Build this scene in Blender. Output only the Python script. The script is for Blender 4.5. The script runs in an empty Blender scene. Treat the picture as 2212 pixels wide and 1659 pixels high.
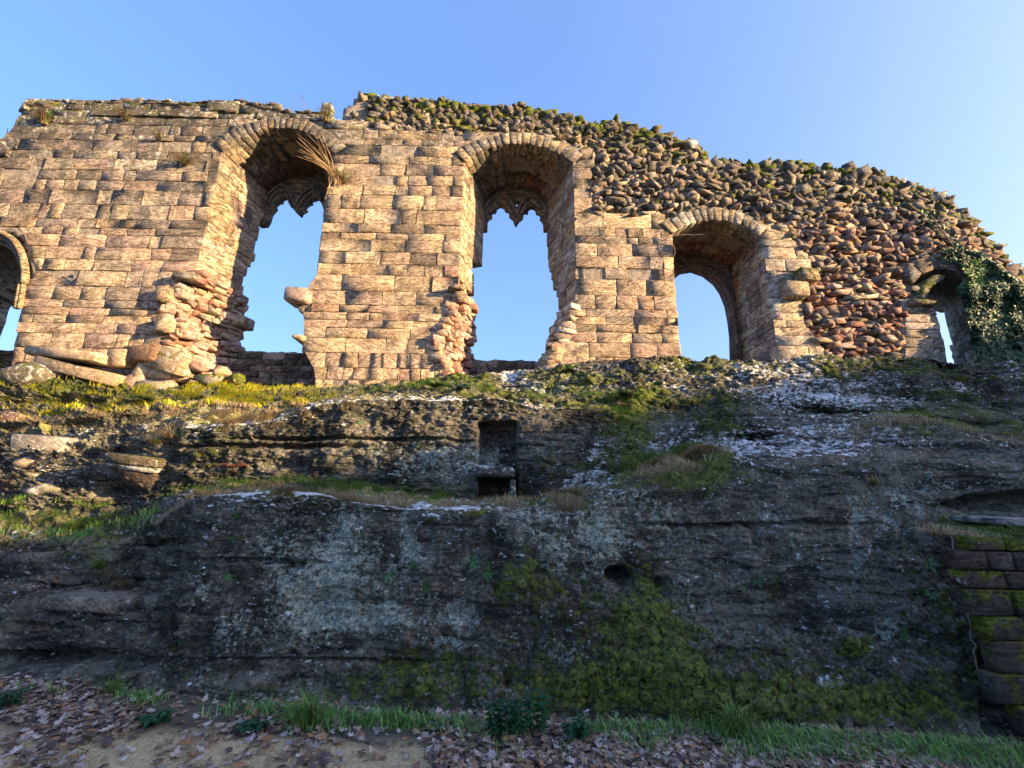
import bpy, bmesh, math, random, time
import numpy as np
from mathutils import Vector, Matrix
from mathutils.bvhtree import BVHTree
T0 = time.time()
random.seed(7); rng = np.random.default_rng(11)
S = bpy.context.scene
COL = S.collection

# ------------------------------------------------------------------ camera
FOC, PCX, PCY = 900.0, 1106.0, 829.5           # photograph measured at 2212 x 1659
PITCH, ROLL, EYE = math.radians(13.5), math.radians(1.0), 1.6
cp, sp, cr, sr = math.cos(PITCH), math.sin(PITCH), math.cos(ROLL), math.sin(ROLL)
Fw = np.array([0, cp, sp]); R0 = np.array([1., 0, 0]); U0 = np.array([0, -sp, cp])
Rt = R0*cr + U0*sr; Up = -R0*sr + U0*cr
cam_d = bpy.data.cameras.new('camera'); cam = bpy.data.objects.new('camera', cam_d); COL.objects.link(cam)
cam_d.sensor_width = 36; cam_d.lens = FOC/2212*36; cam_d.clip_end = 2000; cam_d.clip_start = 0.05
cam.matrix_world = Matrix(((Rt[0], Up[0], -Fw[0], 0), (Rt[1], Up[1], -Fw[1], 0), (Rt[2], Up[2], -Fw[2], EYE), (0, 0, 0, 1)))
S.camera = cam

# ------------------------------------------------------------------ sky, sun, exposure
SUN_EL, SUN_AZ = math.radians(13.0), math.radians(19.0)    # azimuth below the +X axis (behind and right of the camera)
w = bpy.data.worlds.new('World'); S.world = w; w.use_nodes = True
nt = w.node_tree; bg = nt.nodes['Background']
sky = nt.nodes.new('ShaderNodeTexSky'); sky.sky_type = 'NISHITA'; sky.sun_disc = False
sky.sun_elevation = math.radians(16); sky.air_density = .6; sky.dust_density = 3.0; sky.ozone_density = 3.0
sky.altitude = 0
hs = nt.nodes.new('ShaderNodeHueSaturation'); hs.inputs['Saturation'].default_value = 1.4
gm = nt.nodes.new('ShaderNodeGamma'); gm.inputs[1].default_value = .52; nt.links.new(sky.outputs[0], gm.inputs[0]); nt.links.new(gm.outputs[0], hs.inputs['Color']); tint = nt.nodes.new('ShaderNodeMix'); tint.data_type = 'RGBA'; tint.blend_type = 'MULTIPLY'; tint.inputs[0].default_value = 1.; tint.inputs[7].default_value = (.92, .965, 1.17, 1)
nt.links.new(hs.outputs[0], tint.inputs[6]); nt.links.new(tint.outputs[2], bg.inputs[0])
bg.inputs[1].default_value = 0.15
sunv = Vector((math.cos(SUN_EL)*math.cos(SUN_AZ), -math.cos(SUN_EL)*math.sin(SUN_AZ), math.sin(SUN_EL)))
sky.sun_rotation = math.pi/2 + SUN_AZ
sd = bpy.data.lights.new('sun', 'SUN'); sd.energy = 4.0; sd.angle = math.radians(0.5); sd.color = (1.0, 0.70, 0.36)
so = bpy.data.objects.new('sun', sd); COL.objects.link(so); so.rotation_euler = sunv.to_track_quat('Z', 'Y').to_euler(); so.location = (30, -10, 20)
S.view_settings.view_transform = 'Standard'; S.view_settings.look = 'None'; S.view_settings.gamma = 1
S.view_settings.use_curve_mapping = False
S.view_settings.exposure = 2.33
S.render.engine = 'CYCLES'; S.cycles.max_bounces = 6; S.cycles.use_denoising = True

# ------------------------------------------------------------------ pixel <-> place
def rays(px, py):
    a = (np.asarray(px, float)-PCX)/FOC; b = (PCY-np.asarray(py, float))/FOC
    return Fw + a[..., None]*Rt + b[..., None]*Up
def at(px, py, Y):
    d = rays(px, py); t = np.asarray(Y, float)/d[..., 1]
    p = d*t[..., None]; p[..., 2] += EYE
    return p
def at1(px, py, Y): return at(np.array(px, float), np.array(py, float), Y)
def proj(P):
    P = np.asarray(P, float); q = P-np.array([0, 0, EYE])
    z = q@Fw; return PCX+FOC*(q@Rt)/z, PCY-FOC*(q@Up)/z
def sm(a, b, x): t = np.clip((x-a)/(b-a), 0, 1); return t*t*(3-2*t)

# ------------------------------------------------------------------ noise
def _h(ix, iy, iz, seed):
    n = (ix*374761393 + iy*668265263 + iz*2147483647 + seed*144665) & 0xffffffff
    n = ((n ^ (n >> 13))*1274126177) & 0xffffffff
    n = (n ^ (n >> 16)) & 0xffff
    return n/65535.0
def vnoise(x, y, z, seed=0):
    x = np.asarray(x, float); y = np.asarray(y, float)+0*x; z = np.asarray(z, float)+0*x
    xi = np.floor(x).astype(np.int64); yi = np.floor(y).astype(np.int64); zi = np.floor(z).astype(np.int64)
    fx, fy, fz = x-xi, y-yi, z-zi
    fx = fx*fx*(3-2*fx); fy = fy*fy*(3-2*fy); fz = fz*fz*(3-2*fz)
    r = 0
    for dx in (0, 1):
        for dy in (0, 1):
            for dz in (0, 1):
                r = r + _h(xi+dx, yi+dy, zi+dz, seed)*(fx if dx else 1-fx)*(fy if dy else 1-fy)*(fz if dz else 1-fz)
    return r*2-1
def fbm(x, y, z, oct=4, seed=0, gain=.5):
    s = 0; a = 1; f = 1; tot = 0
    for o in range(oct):
        s = s + a*vnoise(x*f, y*f, z*f, seed+o*17); tot += a; a *= gain; f *= 2.03
    return s/tot

# ------------------------------------------------------------------ mesh helpers
def mesh_np(name, V, quads=None, tris=None, attrs=None, smooth=True):
    me = bpy.data.meshes.new(name)
    V = np.asarray(V, np.float32)
    loops = []; sizes = []
    if quads is not None and len(quads): q = np.asarray(quads, np.int32); loops.append(q.ravel()); sizes.append(np.full(len(q), 4, np.int32))
    if tris is not None and len(tris): t = np.asarray(tris, np.int32); loops.append(t.ravel()); sizes.append(np.full(len(t), 3, np.int32))
    loops = np.concatenate(loops); sizes = np.concatenate(sizes)
    me.vertices.add(len(V)); me.vertices.foreach_set('co', V.ravel())
    me.loops.add(len(loops)); me.loops.foreach_set('vertex_index', loops)
    me.polygons.add(len(sizes)); starts = np.concatenate([[0], np.cumsum(sizes)[:-1]]).astype(np.int32)
    me.polygons.foreach_set('loop_start', starts)
    if smooth: me.polygons.foreach_set('use_smooth', np.ones(len(sizes), bool))
    for k, a in (attrs or {}).items():
        a = np.asarray(a, np.float32)
        if a.ndim == 2:
            at_ = me.attributes.new(k, 'FLOAT_COLOR', 'POINT')
            if a.shape[1] == 3: a = np.concatenate([a, np.ones((len(a), 1), np.float32)], 1)
            at_.data.foreach_set('color', a.ravel())
        else:
            at_ = me.attributes.new(k, 'FLOAT', 'POINT'); at_.data.foreach_set('value', a)
    me.update(calc_edges=True); me.validate()
    return me
def link(name, me, mat=None, parent=None, loc=None, **props):
    o = bpy.data.objects.new(name, me); COL.objects.link(o)
    if mat is not None and not me.materials: me.materials.append(mat)
    if loc is not None: o.location = loc
    if parent is not None: o.parent = parent
    for k, v in props.items(): o[k] = v
    return o
def empty(name, loc, label, cat, group=None, parent=None):
    o = bpy.data.objects.new(name, None); COL.objects.link(o); o.location = loc; o['label'] = label; o['category'] = cat
    if group: o['group'] = group
    return o
def soot(V):       # black weathering crust is thickest on the exposed top of the wall
    td = ztop(V[:, 0])-V[:, 2] if 'ztop' in globals() else np.full(len(V), 3.)
    return np.where(V[:, 1] > 7.5, .25+.75*np.exp(-(np.clip(td, 0, 9)/1.5)**1.3), .4)*np.where(V[:, 0] < -4.4, 1.15, 1.)
class Pile:
    """pieces with polygon lists; can be output singly or joined"""
    def __init__(s): s.items = []
    def add(s, V, F, col, moss=0., lich=0., size=None):
        V = np.asarray(V, float)
        if size is None: size = float(np.prod(np.sort(V.max(0)-V.min(0))[1:]))
        s.items.append((V, F, col, moss, lich, size))
    def build(s, name, stuffname, mat, parent, base, limit=300, smooth=True):
        base = np.asarray(base, float)
        it = sorted(s.items, key=lambda i: -i[5])
        def mk(lst, c):
            VV = []; Q = []; T = []; C = []; M = []; L = []; RN = []; SO = []; n = 0
            for V, F, col, moss, lich, _ in lst:
                VV.append(V-c); RN.append(np.full(len(V), random.random())); SO.append(soot(V)); C.append(np.repeat(np.array([col]), len(V), 0)); M.append(np.full(len(V), moss)); L.append(np.full(len(V), lich))
                for f in F:
                    if len(f) == 4: Q.append([i+n for i in f])
                    else:
                        for k in range(1, len(f)-1): T.append([f[0]+n, f[k]+n, f[k+1]+n])
                n += len(V)
            return mesh_np(name, np.concatenate(VV), Q, T, {'col': np.concatenate(C), 'moss': np.concatenate(M), 'lich': np.concatenate(L), 'piece': np.concatenate(RN), 'soot': np.concatenate(SO)}, smooth)
        for i in it[:limit]:
            c = i[0].mean(0); link(name, mk([i], c), mat, parent, tuple(c-base))
        if it[limit:]:
            link(stuffname, mk(it[limit:], base), mat, parent, (0, 0, 0), kind='stuff')

# face block: 4 corners in order bl, br, tr, tl seen from outside; body goes back by depth
def block(c, depth, proud=0., rnd=.02, rough=.0035, erode=0.):
    c = [np.asarray(k, float) for k in c]
    eu = (c[1]-c[0]+c[2]-c[3])/2; ev = (c[3]-c[0]+c[2]-c[1])/2
    lu = np.linalg.norm(eu)+1e-6; lv = np.linalg.norm(ev)+1e-6
    n = np.cross(eu, ev); n /= np.linalg.norm(n)+1e-9
    bu = min(.3, rnd*1.4/lu); bv = min(.3, rnd*1.4/lv)
    us = [0, bu, .5+random.uniform(-.12, .12), 1-bu, 1]; vs = [0, bv, 1-bv, 1]
    V = []
    for j, v in enumerate(vs):
        for i, u in enumerate(us):
            p = (c[0]*(1-u)+c[1]*u)*(1-v)+(c[3]*(1-u)+c[2]*u)*v
            edge = (i in (0, 4)) or (j in (0, 3))
            corner = (i in (0, 4)) and (j in (0, 3))
            wv = proud + random.gauss(0, rough) - (rnd if edge else 0) - (rnd*.6*random.random() if corner else 0)
            if erode and not edge: wv -= erode*random.random()
            p = p+n*wv
            if edge: p = p+eu/lu*random.gauss(0, rnd*.22)+ev/lv*random.gauss(0, rnd*.22)
            V.append(p)
    F = [(j*5+i, j*5+i+1, (j+1)*5+i+1, (j+1)*5+i) for j in range(3) for i in range(4)]
    ring = [0, 1, 2, 3, 4, 9, 14, 19, 18, 17, 16, 15, 10, 5]
    b0 = len(V)
    for r in ring: V.append(V[r]-n*depth)
    k = len(ring)
    for i in range(k): F.append((ring[(i+1) % k], ring[i], b0+i, b0+(i+1) % k))
    return np.array(V), F
# chamfered hexahedron: 8 corners indexed by x + 2y + 4z
def chambox(c, ch=.03, jit=.01):
    c = np.asarray(c, float).reshape(2, 2, 2, 3)   # [z][y][x]
    V = []; idx = {}
    cc = c.reshape(8, 3).mean(0)
    J = np.array([[random.gauss(0, jit) for _ in range(3)] for _ in range(8)]).reshape(2, 2, 2, 3)
    c = c+J
    for z in (0, 1):
        for y in (0, 1):
            for x in (0, 1):
                p = c[z, y, x]
                ex = c[z, y, 1-x]-p; ey = c[z, 1-y, x]-p; ez = c[1-z, y, x]-p
                def s(e):
                    l = np.linalg.norm(e)+1e-9; return e/l*min(ch*random.uniform(.6, 1.5), l*.35)
                sx, sy, sz = s(ex), s(ey), s(ez)
                idx[(x, y, z, 0)] = len(V); V.append(p+sy+sz)
                idx[(x, y, z, 1)] = len(V); V.append(p+sx+sz)
                idx[(x, y, z, 2)] = len(V); V.append(p+sx+sy)
    I = lambda x, y, z, a: idx[(x, y, z, a)]
    F = []
    for x in (0, 1): f = [I(x, 0, 0, 0), I(x, 1, 0, 0), I(x, 1, 1, 0), I(x, 0, 1, 0)]; F.append(f if x else f[::-1])
    for y in (0, 1): f = [I(0, y, 0, 1), I(0, y, 1, 1), I(1, y, 1, 1), I(1, y, 0, 1)]; F.append(f if y else f[::-1])
    for z in (0, 1): f = [I(0, 0, z, 2), I(1, 0, z, 2), I(1, 1, z, 2), I(0, 1, z, 2)]; F.append(f if z else f[::-1])
    for y in (0, 1):
        for z in (0, 1): F.append([I(0, y, z, 1), I(1, y, z, 1), I(1, y, z, 2), I(0, y, z, 2)])
    for x in (0, 1):
        for z in (0, 1): F.append([I(x, 0, z, 0), I(x, 1, z, 0), I(x, 1, z, 2), I(x, 0, z, 2)])
    for x in (0, 1):
        for y in (0, 1): F.append([I(x, y, 0, 0), I(x, y, 1, 0), I(x, y, 1, 1), I(x, y, 0, 1)])
    for x in (0, 1):
        for y in (0, 1):
            for z in (0, 1): F.append([I(x, y, z, 0), I(x, y, z, 1), I(x, y, z, 2)])
    V = np.array(V); out = []
    for f in F:
        a = V[f].mean(0)-cc; nn = np.cross(V[f[1]]-V[f[0]], V[f[2]]-V[f[0]])
        out.append(tuple(f) if nn@a > 0 else tuple(f[::-1]))
    return V, out
# broken stones: convex hulls, prebuilt
def hull_variants(n, npts, seed, boxy=.5):
    r = random.Random(seed); out = []
    for k in range(n):
        bm = bmesh.new()
        for i in range(npts):
            if npts < 20: v = Vector([sg*r.uniform(.35, 1.05) for sg in ((1 if i & 1 else -1), (1 if i & 2 else -1), (1 if i & 4 else -1))])
            else:
                v = Vector((r.gauss(0, 1), r.gauss(0, 1), r.gauss(0, 1))).normalized()
                m = max(abs(v.x), abs(v.y), abs(v.z)); v = v*(1-boxy)+v/m*boxy*.8; v *= r.uniform(.85, 1.05)
            bm.verts.new(v)
        res = bmesh.ops.convex_hull(bm, input=bm.verts)
        dead = [e for e in res['geom_interior'] if isinstance(e, bmesh.types.BMVert)]
        bmesh.ops.delete(bm, geom=dead, context='VERTS')
        bmesh.ops.recalc_face_normals(bm, faces=bm.faces)
        bm.verts.ensure_lookup_table(); bm.verts.index_update()
        out.append((np.array([v.co[:] for v in bm.verts]), [tuple(v.index for v in f.verts) for f in bm.faces])); bm.free()
    return out
HULLS = hull_variants(36, 10, 3, .85)
HULLS2 = hull_variants(12, 34, 5, .6)
def rotm(rx, ry, rz):
    return np.array((Matrix.Rotation(rz, 3, 'Z')@Matrix.Rotation(ry, 3, 'Y')@Matrix.Rotation(rx, 3, 'X')))
def stone(c, sx, sy, sz, rot=(0, 0, 0), big=False):
    V, F = random.choice(HULLS2 if big else HULLS)
    V = (V*np.array([sx/2, sy/2, sz/2]))@rotm(*rot).T+np.asarray(c, float)
    return V, F

# ------------------------------------------------------------------ materials
def newmat(name):
    m = bpy.data.materials.new(name); m.use_nodes = True; nt = m.node_tree
    return m, nt, nt.nodes['Principled BSDF']
class NB:
    def __init__(s, nt): s.nt = nt
    def n(s, t, **k):
        x = s.nt.nodes.new(t)
        for a, b in k.items(): setattr(x, a, b)
        return x
    def l(s, a, b): s.nt.links.new(a, b)
    def noise(s, vec, scale, detail=6, rough=.6, dist=0.):
        x = s.n('ShaderNodeTexNoise'); x.inputs['Scale'].default_value = scale; x.inputs['Detail'].default_value = detail
        x.inputs['Roughness'].default_value = rough; x.inputs['Distortion'].default_value = dist; s.l(vec, x.inputs['Vector']); return x.outputs[0]
    def ramp(s, v, a, b, lo=0., hi=1.):
        x = s.n('ShaderNodeMapRange'); x.interpolation_type = 'SMOOTHSTEP'
        x.inputs[1].default_value = a; x.inputs[2].default_value = b; x.inputs[3].default_value = lo; x.inputs[4].default_value = hi
        s.l(v, x.inputs[0]); return x.outputs[0]
    def math(s, op, a, b=0., clamp=False):
        x = s.n('ShaderNodeMath', operation=op); x.use_clamp = clamp
        for i, v in enumerate((a, b)):
            if isinstance(v, (int, float)): x.inputs[i].default_value = v
            else: s.l(v, x.inputs[i])
        return x.outputs[0]
    def mix(s, f, a, b, mode='MIX'):
        x = s.n('ShaderNodeMix', data_type='RGBA', blend_type=mode)
        for i, v in ((0, f), (6, a), (7, b)):
            if isinstance(v, (int, float)): x.inputs[i].default_value = v
            elif isinstance(v, tuple): x.inputs[i].default_value = (*v, 1)
            else: s.l(v, x.inputs[i])
        return x.outputs[2]
    def attr(s, name, col=False):
        x = s.n('ShaderNodeAttribute'); x.attribute_name = name; return x.outputs['Color' if col else 'Fac']
    def scale(s, vec, sc, rot=(0, 0, 0)):
        x = s.n('ShaderNodeMapping'); x.inputs['Scale'].default_value = sc; x.inputs['Rotation'].default_value = rot; s.l(vec, x.inputs[0]); return x.outputs[0]
    def bump(s, h, strength, dist, nrm=None):
        x = s.n('ShaderNodeBump'); x.inputs['Strength'].default_value = strength; x.inputs['Distance'].default_value = dist
        s.l(h, x.inputs['Height'])
        if nrm is not None: s.l(nrm, x.inputs['Normal'])
        return x.outputs[0]

def stone_material(name, mosscol=(.085, .10, .012), bumpd=.045, bedk=.8):
    m, nt, bs = newmat(name); b = NB(nt)
    g = b.n('ShaderNodeNewGeometry'); P = g.outputs['Position']
    col = b.attr('col', True)
    big = b.noise(P, 1.1, 4, .6); mid = b.noise(P, 6, 8, .65); fine = b.noise(P, 34, 8, .7)
    pc = b.attr('piece'); vr = b.n('ShaderNodeVectorRotate', rotation_type='Y_AXIS'); b.l(P, vr.inputs['Vector']); b.l(b.math('MULTIPLY', b.math('SUBTRACT', pc, .45), 1.1), vr.inputs['Angle'])
    ad = b.n('ShaderNodeVectorMath', operation='ADD'); b.l(vr.outputs[0], ad.inputs[0]); cb = b.n('ShaderNodeCombineXYZ'); b.l(b.math('MULTIPLY', pc, 37.), cb.inputs[2]); b.l(b.math('MULTIPLY', pc, 53.), cb.inputs[0]); b.l(cb.outputs[0], ad.inputs[1])
    bed = b.noise(b.scale(ad.outputs[0], (2.4, 2.4, 17)), 1.6, 9, .72, 1.8)
    pit = b.noise(P, 15, 4, .6)
    c = b.mix(b.ramp(mid, .32, .68), b.mix(1., col, (.70, .66, .64), 'MULTIPLY'), b.mix(1., col, (1.3, 1.27, 1.2), 'MULTIPLY'))
    c = b.mix(b.math('MULTIPLY', b.ramp(bed, .49, .41), bedk), c, b.mix(1., col, (.50, .44, .39), 'MULTIPLY'))
    c = b.mix(b.ramp(pit, .36, .27), c, b.mix(1., col, (.22, .18, .17), 'MULTIPLY'))
    c = b.mix(b.math('MULTIPLY', b.ramp(fine, .52, .40), .6), c, b.mix(1., col, (.38, .33, .3), 'MULTIPLY'))
    c = b.mix(b.math('MULTIPLY', b.ramp(b.math('ADD', b.noise(P, 2.2, 9, .8), b.math('MULTIPLY', b.attr('soot'), -.20)), .43, .30), .82), c, (.105, .095, .085))
    lich = b.attr('lich'); ln = b.noise(P, 9, 7, .68)
    lf = b.ramp(b.math('ADD', ln, b.math('MULTIPLY', lich, .26)), .67, .73)
    c = b.mix(lf, c, b.mix(fine, (.34, .34, .30), (.62, .62, .56)))
    moss = b.attr('moss'); mn = b.noise(P, 7, 6, .65)
    up = b.n('ShaderNodeSeparateXYZ'); b.l(g.outputs['Normal'], up.inputs[0])
    mf = b.ramp(b.math('ADD', b.math('ADD', mn, b.math('MULTIPLY', moss, .42)), b.math('MULTIPLY', up.outputs[2], .10)), .70, .82)
    mf = b.math('MULTIPLY', mf, b.ramp(moss, .02, .1))
    c = b.mix(mf, c, b.mix(b.ramp(fine, .3, .7), tuple(k*.35 for k in mosscol), tuple(k*1.9 for k in mosscol)))
    b.l(c, bs.inputs['Base Color']); bs.inputs['Roughness'].default_value = .93; bs.inputs['Specular IOR Level'].default_value = .2
    h = b.math('ADD', b.math('MULTIPLY', mid, 1.1), b.math('MULTIPLY', fine, .5))
    h = b.math('ADD', h, b.math('MULTIPLY', b.ramp(bed, .38, .50), bedk))
    h = b.math('ADD', h, b.math('MULTIPLY', b.ramp(pit, .27, .38), .5))
    h = b.math('ADD', h, b.math('MULTIPLY', lf, .06))
    b.l(b.bump(h, 1., bumpd), bs.inputs['Normal'])
    return m
M_STONE = stone_material('weathered sandstone')
M_RUB = stone_material('rubble sandstone', bumpd=.024, bedk=.4)

def mat_core():
    m, nt, bs = newmat('lime mortar core'); b = NB(nt)
    P = b.n('ShaderNodeNewGeometry').outputs['Position']
    n1 = b.noise(P, 5, 8, .7); n2 = b.noise(P, 28, 6, .7)
    c = b.mix(b.ramp(n1, .35, .65), (.19, .155, .12), (.38, .315, .245)); c = b.mix(b.ramp(n2, .5, .35), c, (.12, .095, .075))
    b.l(c, bs.inputs['Base Color']); bs.inputs['Roughness'].default_value = .95
    b.l(b.bump(b.math('ADD', n1, b.math('MULTIPLY', n2, .4)), 1., .06), bs.inputs['Normal']); return m
M_CORE = mat_core()

def mat_rock():
    m, nt, bs = newmat('dark weathered bedrock'); b = NB(nt)
    g = b.n('ShaderNodeNewGeometry'); P = g.outputs['Position']
    n1 = b.noise(P, .9, 6, .6); n2 = b.noise(P, 5, 9, .7); n3 = b.noise(P, 30, 8, .72)
    bed = b.noise(b.scale(P, (1, 1, 9), (.1, .12, 0)), 1.5, 9, .65, .8)
    vo = b.n('ShaderNodeTexVoronoi'); vo.inputs['Scale'].default_value = 22; b.l(P, vo.inputs['Vector'])
    st_ = b.noise(b.scale(P, (1.1, 1.1, .45)), 1.7, 7, .65)
    c = b.mix(b.ramp(b.math('ADD', b.math('MULTIPLY', n1, .5), b.math('MULTIPLY', st_, .5)), .42, .56), (.026, .025, .021), (.155, .145, .11))
    c = b.mix(b.ramp(n2, .46, .72, 0, .8), c, (.28, .24, .19))
    c = b.mix(b.ramp(b.noise(P, 2.3, 5, .6), .58, .70, 0, .6), c, (.22, .125, .08))
    c = b.mix(b.ramp(bed, .47, .36), c, (.020, .018, .015))
    c = b.mix(b.math('MULTIPLY', b.ramp(n3, .52, .40), .7), c, (.012, .011, .009))
    soil = b.attr('soil')
    c = b.mix(b.math('MULTIPLY', soil, b.ramp(n3, .2, .7, .6, 1.)), c, b.mix(n3, (.09, .10, .02), (.40, .37, .09)))
    # pale grey green crust lichen
    pl = b.attr('pale'); pn = b.noise(P, 16, 9, .75, .3); pn2 = b.noise(b.scale(P, (1.3, 1.3, .55)), 3.1, 6, .65)
    def mask(m_, n_, amp, lo, hi): return b.ramp(b.math('ADD', m_, b.math('MULTIPLY', b.ramp(n_, .30, .70, -.5, .5), amp)), lo, hi)
    pf = mask(b.math('ADD', pl, b.ramp(pn2, .3, .7, -.25, .25)), pn, 1.15, .56, .74)
    pf = b.math('MULTIPLY', pf, b.ramp(b.noise(P, 60, 5, .7), .34, .52, .25, 1.))
    c = b.mix(b.math('MULTIPLY', pf, .88), c, b.mix(b.ramp(n3, .3, .7), (.15, .19, .15), (.62, .68, .56)))
    # small scattered spots everywhere
    sp_ = b.math('MULTIPLY', b.ramp(vo.outputs['Distance'], .34, .22), b.ramp(b.noise(P, 3.6, 8, .75), .47, .55))
    c = b.mix(b.math('MULTIPLY', sp_, .55), c, (.36, .40, .35))
    wh = b.attr('white'); wn = b.noise(b.scale(P, (1, 1, 2.2)), 13, 7, .7)
    wf = mask(wh, wn, 1.5, .60, .70)
    c = b.mix(wf, c, b.mix(b.ramp(n3, .3, .6), (.45, .47, .48), (.82, .83, .84)))
    mo = b.attr('moss'); mn = b.noise(P, 11, 8, .75)
    mf = b.math('MULTIPLY', mask(mo, mn, 1.2, .34, .75), b.ramp(b.noise(P, 45, 5, .7), .30, .55, .35, 1.))
    c = b.mix(b.math('MULTIPLY', mf, .92), c, b.mix(b.ramp(n3, .32, .68), (.03, .046, .006), (.20, .25, .022)))
    b.l(c, bs.inputs['Base Color']); bs.inputs['Roughness'].default_value = .9; bs.inputs['Specular IOR Level'].default_value = .25
    h = b.math('ADD', b.math('MULTIPLY', n2, .7), b.math('MULTIPLY', n3, .35))
    h = b.math('ADD', h, b.math('MULTIPLY', b.ramp(bed, .36, .50), .28))
    h = b.math('ADD', h, b.math('MULTIPLY', mf, .22)); h = b.math('ADD', h, b.math('MULTIPLY', pf, .05))
    b.l(b.bump(h, 1., .08), bs.inputs['Normal']); return m
M_ROCK = mat_rock()

def mat_ground():
    m, nt, bs = newmat('sandy gravel path'); b = NB(nt)
    P = b.n('ShaderNodeNewGeometry').outputs['Position']
    n1 = b.noise(P, 2.2, 6, .65); n2 = b.noise(P, 60, 6, .7); n3 = b.noise(P, 140, 3, .6)
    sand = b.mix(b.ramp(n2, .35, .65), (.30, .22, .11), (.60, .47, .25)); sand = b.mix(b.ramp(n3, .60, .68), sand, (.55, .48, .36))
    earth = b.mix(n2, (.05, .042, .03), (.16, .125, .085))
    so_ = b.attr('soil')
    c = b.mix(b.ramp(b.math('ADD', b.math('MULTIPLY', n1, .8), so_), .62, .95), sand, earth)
    b.l(c, bs.inputs['Base Color']); bs.inputs['Roughness'].default_value = .95
    b.l(b.bump(b.math('ADD', n2, b.math('MULTIPLY', n3, .5)), .8, .012), bs.inputs['Normal']); return m
M_GROUND = mat_ground()
def mat_leafy(name, rough=.6, trans=.25, var=.3):
    m, nt, bs = newmat(name); b = NB(nt)
    P = b.n('ShaderNodeNewGeometry').outputs['Position']
    col = b.attr('col', True); n = b.noise(P, 40, 4, .6)
    c = b.mix(b.ramp(n, .3, .7), b.mix(1., col, (1-var,)*3, 'MULTIPLY'), b.mix(1., col, (1+var,)*3, 'MULTIPLY'))
    b.l(c, bs.inputs['Base Color']); bs.inputs['Roughness'].default_value = rough
    tr = b.n('ShaderNodeBsdfTranslucent'); b.l(c, tr.inputs[0]); mx = b.n('ShaderNodeMixShader'); mx.inputs[0].default_value = trans
    out = nt.nodes['Material Output']; b.l(bs.outputs[0], mx.inputs[1]); b.l(tr.outputs[0], mx.inputs[2]); b.l(mx.outputs[0], out.inputs[0]); return m
M_GRASS = mat_leafy('grass blades', .55, .35); M_LEAF = mat_leafy('dead leaf', .75, .15, .35); M_IVY = mat_leafy('ivy leaf', .65, .1)
M_TWIG = mat_leafy('dry stem', .8, .0)

# ================================================================== BEDROCK
NU, NV = 1080, 760
PXS = np.linspace(-620, 2840, NU)
def row(pts, sm_=9, jit=2.0, seed=0):
    pts = sorted(pts); x = np.array([p[0] for p in pts], float)
    py = np.interp(PXS, x, [p[1] for p in pts]); Y = np.interp(PXS, x, [p[2] for p in pts])
    k = np.ones(sm_)/sm_
    def s(a): return np.convolve(np.pad(a, sm_//2, mode='edge'), k, 'valid')
    py, Y = s(py), s(Y)
    py = py+jit*fbm(PXS/60, seed*3.1, 0., 4, seed)*1.6
    return at(PXS, py, Y)
def ground_y(px, py):   # distance at which the ray meets the ground (z = 0)
    d = rays(px, py); t = -EYE/d[..., 2]; return d[..., 1]*t
bx = np.array([-620, -200, 0, 250, 500, 800, 1100, 1500, 1900, 2212, 2500, 2840], float)
by = np.array([1480, 1478, 1480, 1500, 1528, 1550, 1566, 1572, 1600, 1622, 1640, 1660], float)
bY = np.clip(ground_y(bx, by), 2.95, 4.4)
r0 = at(PXS, np.interp(PXS, bx, by), np.interp(PXS, bx, bY)); r0[:, 2] = -.12
rows = [(r0, 0)]
R1 = row([(-620, 1150, 5.2), (-200, 1180, 5.0), (0, 1185, 4.9), (130, 1200, 4.8), (250, 1190, 4.7), (330, 1120, 4.6), (400, 1082, 4.4), (470, 1068, 4.25), (600, 1062, 4.2), (700, 1068, 4.15), (800, 1085, 4.1), (900, 1098, 4.05), (1090, 1106, 4.0), (1250, 1106, 3.98), (1300, 1070, 4.05), (1360, 1062, 4.1), (1570, 1056, 4.2), (1640, 1020, 4.35), (1720, 990, 4.45), (1850, 975, 4.5), (2000, 990, 4.5), (2212, 1010, 4.4), (2840, 1060, 4.6)], seed=1)
R2 = row([(-620, 1090, 6.0), (0, 1100, 5.7), (200, 1095, 5.6), (330, 1075, 5.5), (420, 1050, 5.45), (600, 1042, 5.4), (900, 1066, 5.3), (1040, 1085, 5.2), (1200, 1075, 5.1), (1300, 1030, 5.05), (1420, 990, 5.0), (1500, 950, 5.0), (1560, 925, 5.05), (1700, 916, 5.1), (1850, 910, 5.1), (2000, 932, 5.1), (2100, 950, 5.1), (2212, 955, 5.1), (2840, 1000, 5.1)], seed=2)
R3 = row([(-620, 980, 6.3), (0, 985, 6.1), (150, 975, 6.0), (280, 960, 5.9), (375, 940, 5.75), (395, 924, 5.6), (580, 912, 5.58), (640, 885, 5.58), (740, 866, 5.55), (880, 858, 5.5), (1000, 862, 5.45), (1070, 857, 5.4), (1160, 878, 5.4), (1300, 880, 5.4), (1400, 915, 5.6), (1500, 915, 5.4), (1600, 900, 5.5), (1750, 893, 5.6), (1900, 903, 5.6), (2100, 925, 5.6), (2212, 940, 5.6), (2840, 985, 5.6)], seed=3)
R4 = row([(-620, 930, 6.9), (0, 925, 6.7), (250, 900, 6.6), (400, 897, 6.5), (600, 895, 6.5), (720, 860, 6.4), (900, 848, 6.3), (1070, 848, 6.3), (1160, 866, 6.2), (1300, 862, 6.2), (1450, 880, 6.0), (1600, 868, 6.0), (1800, 878, 6.1), (1900, 885, 6.1), (2212, 920, 6.1), (2840, 960, 6.2)], seed=4)
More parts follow.
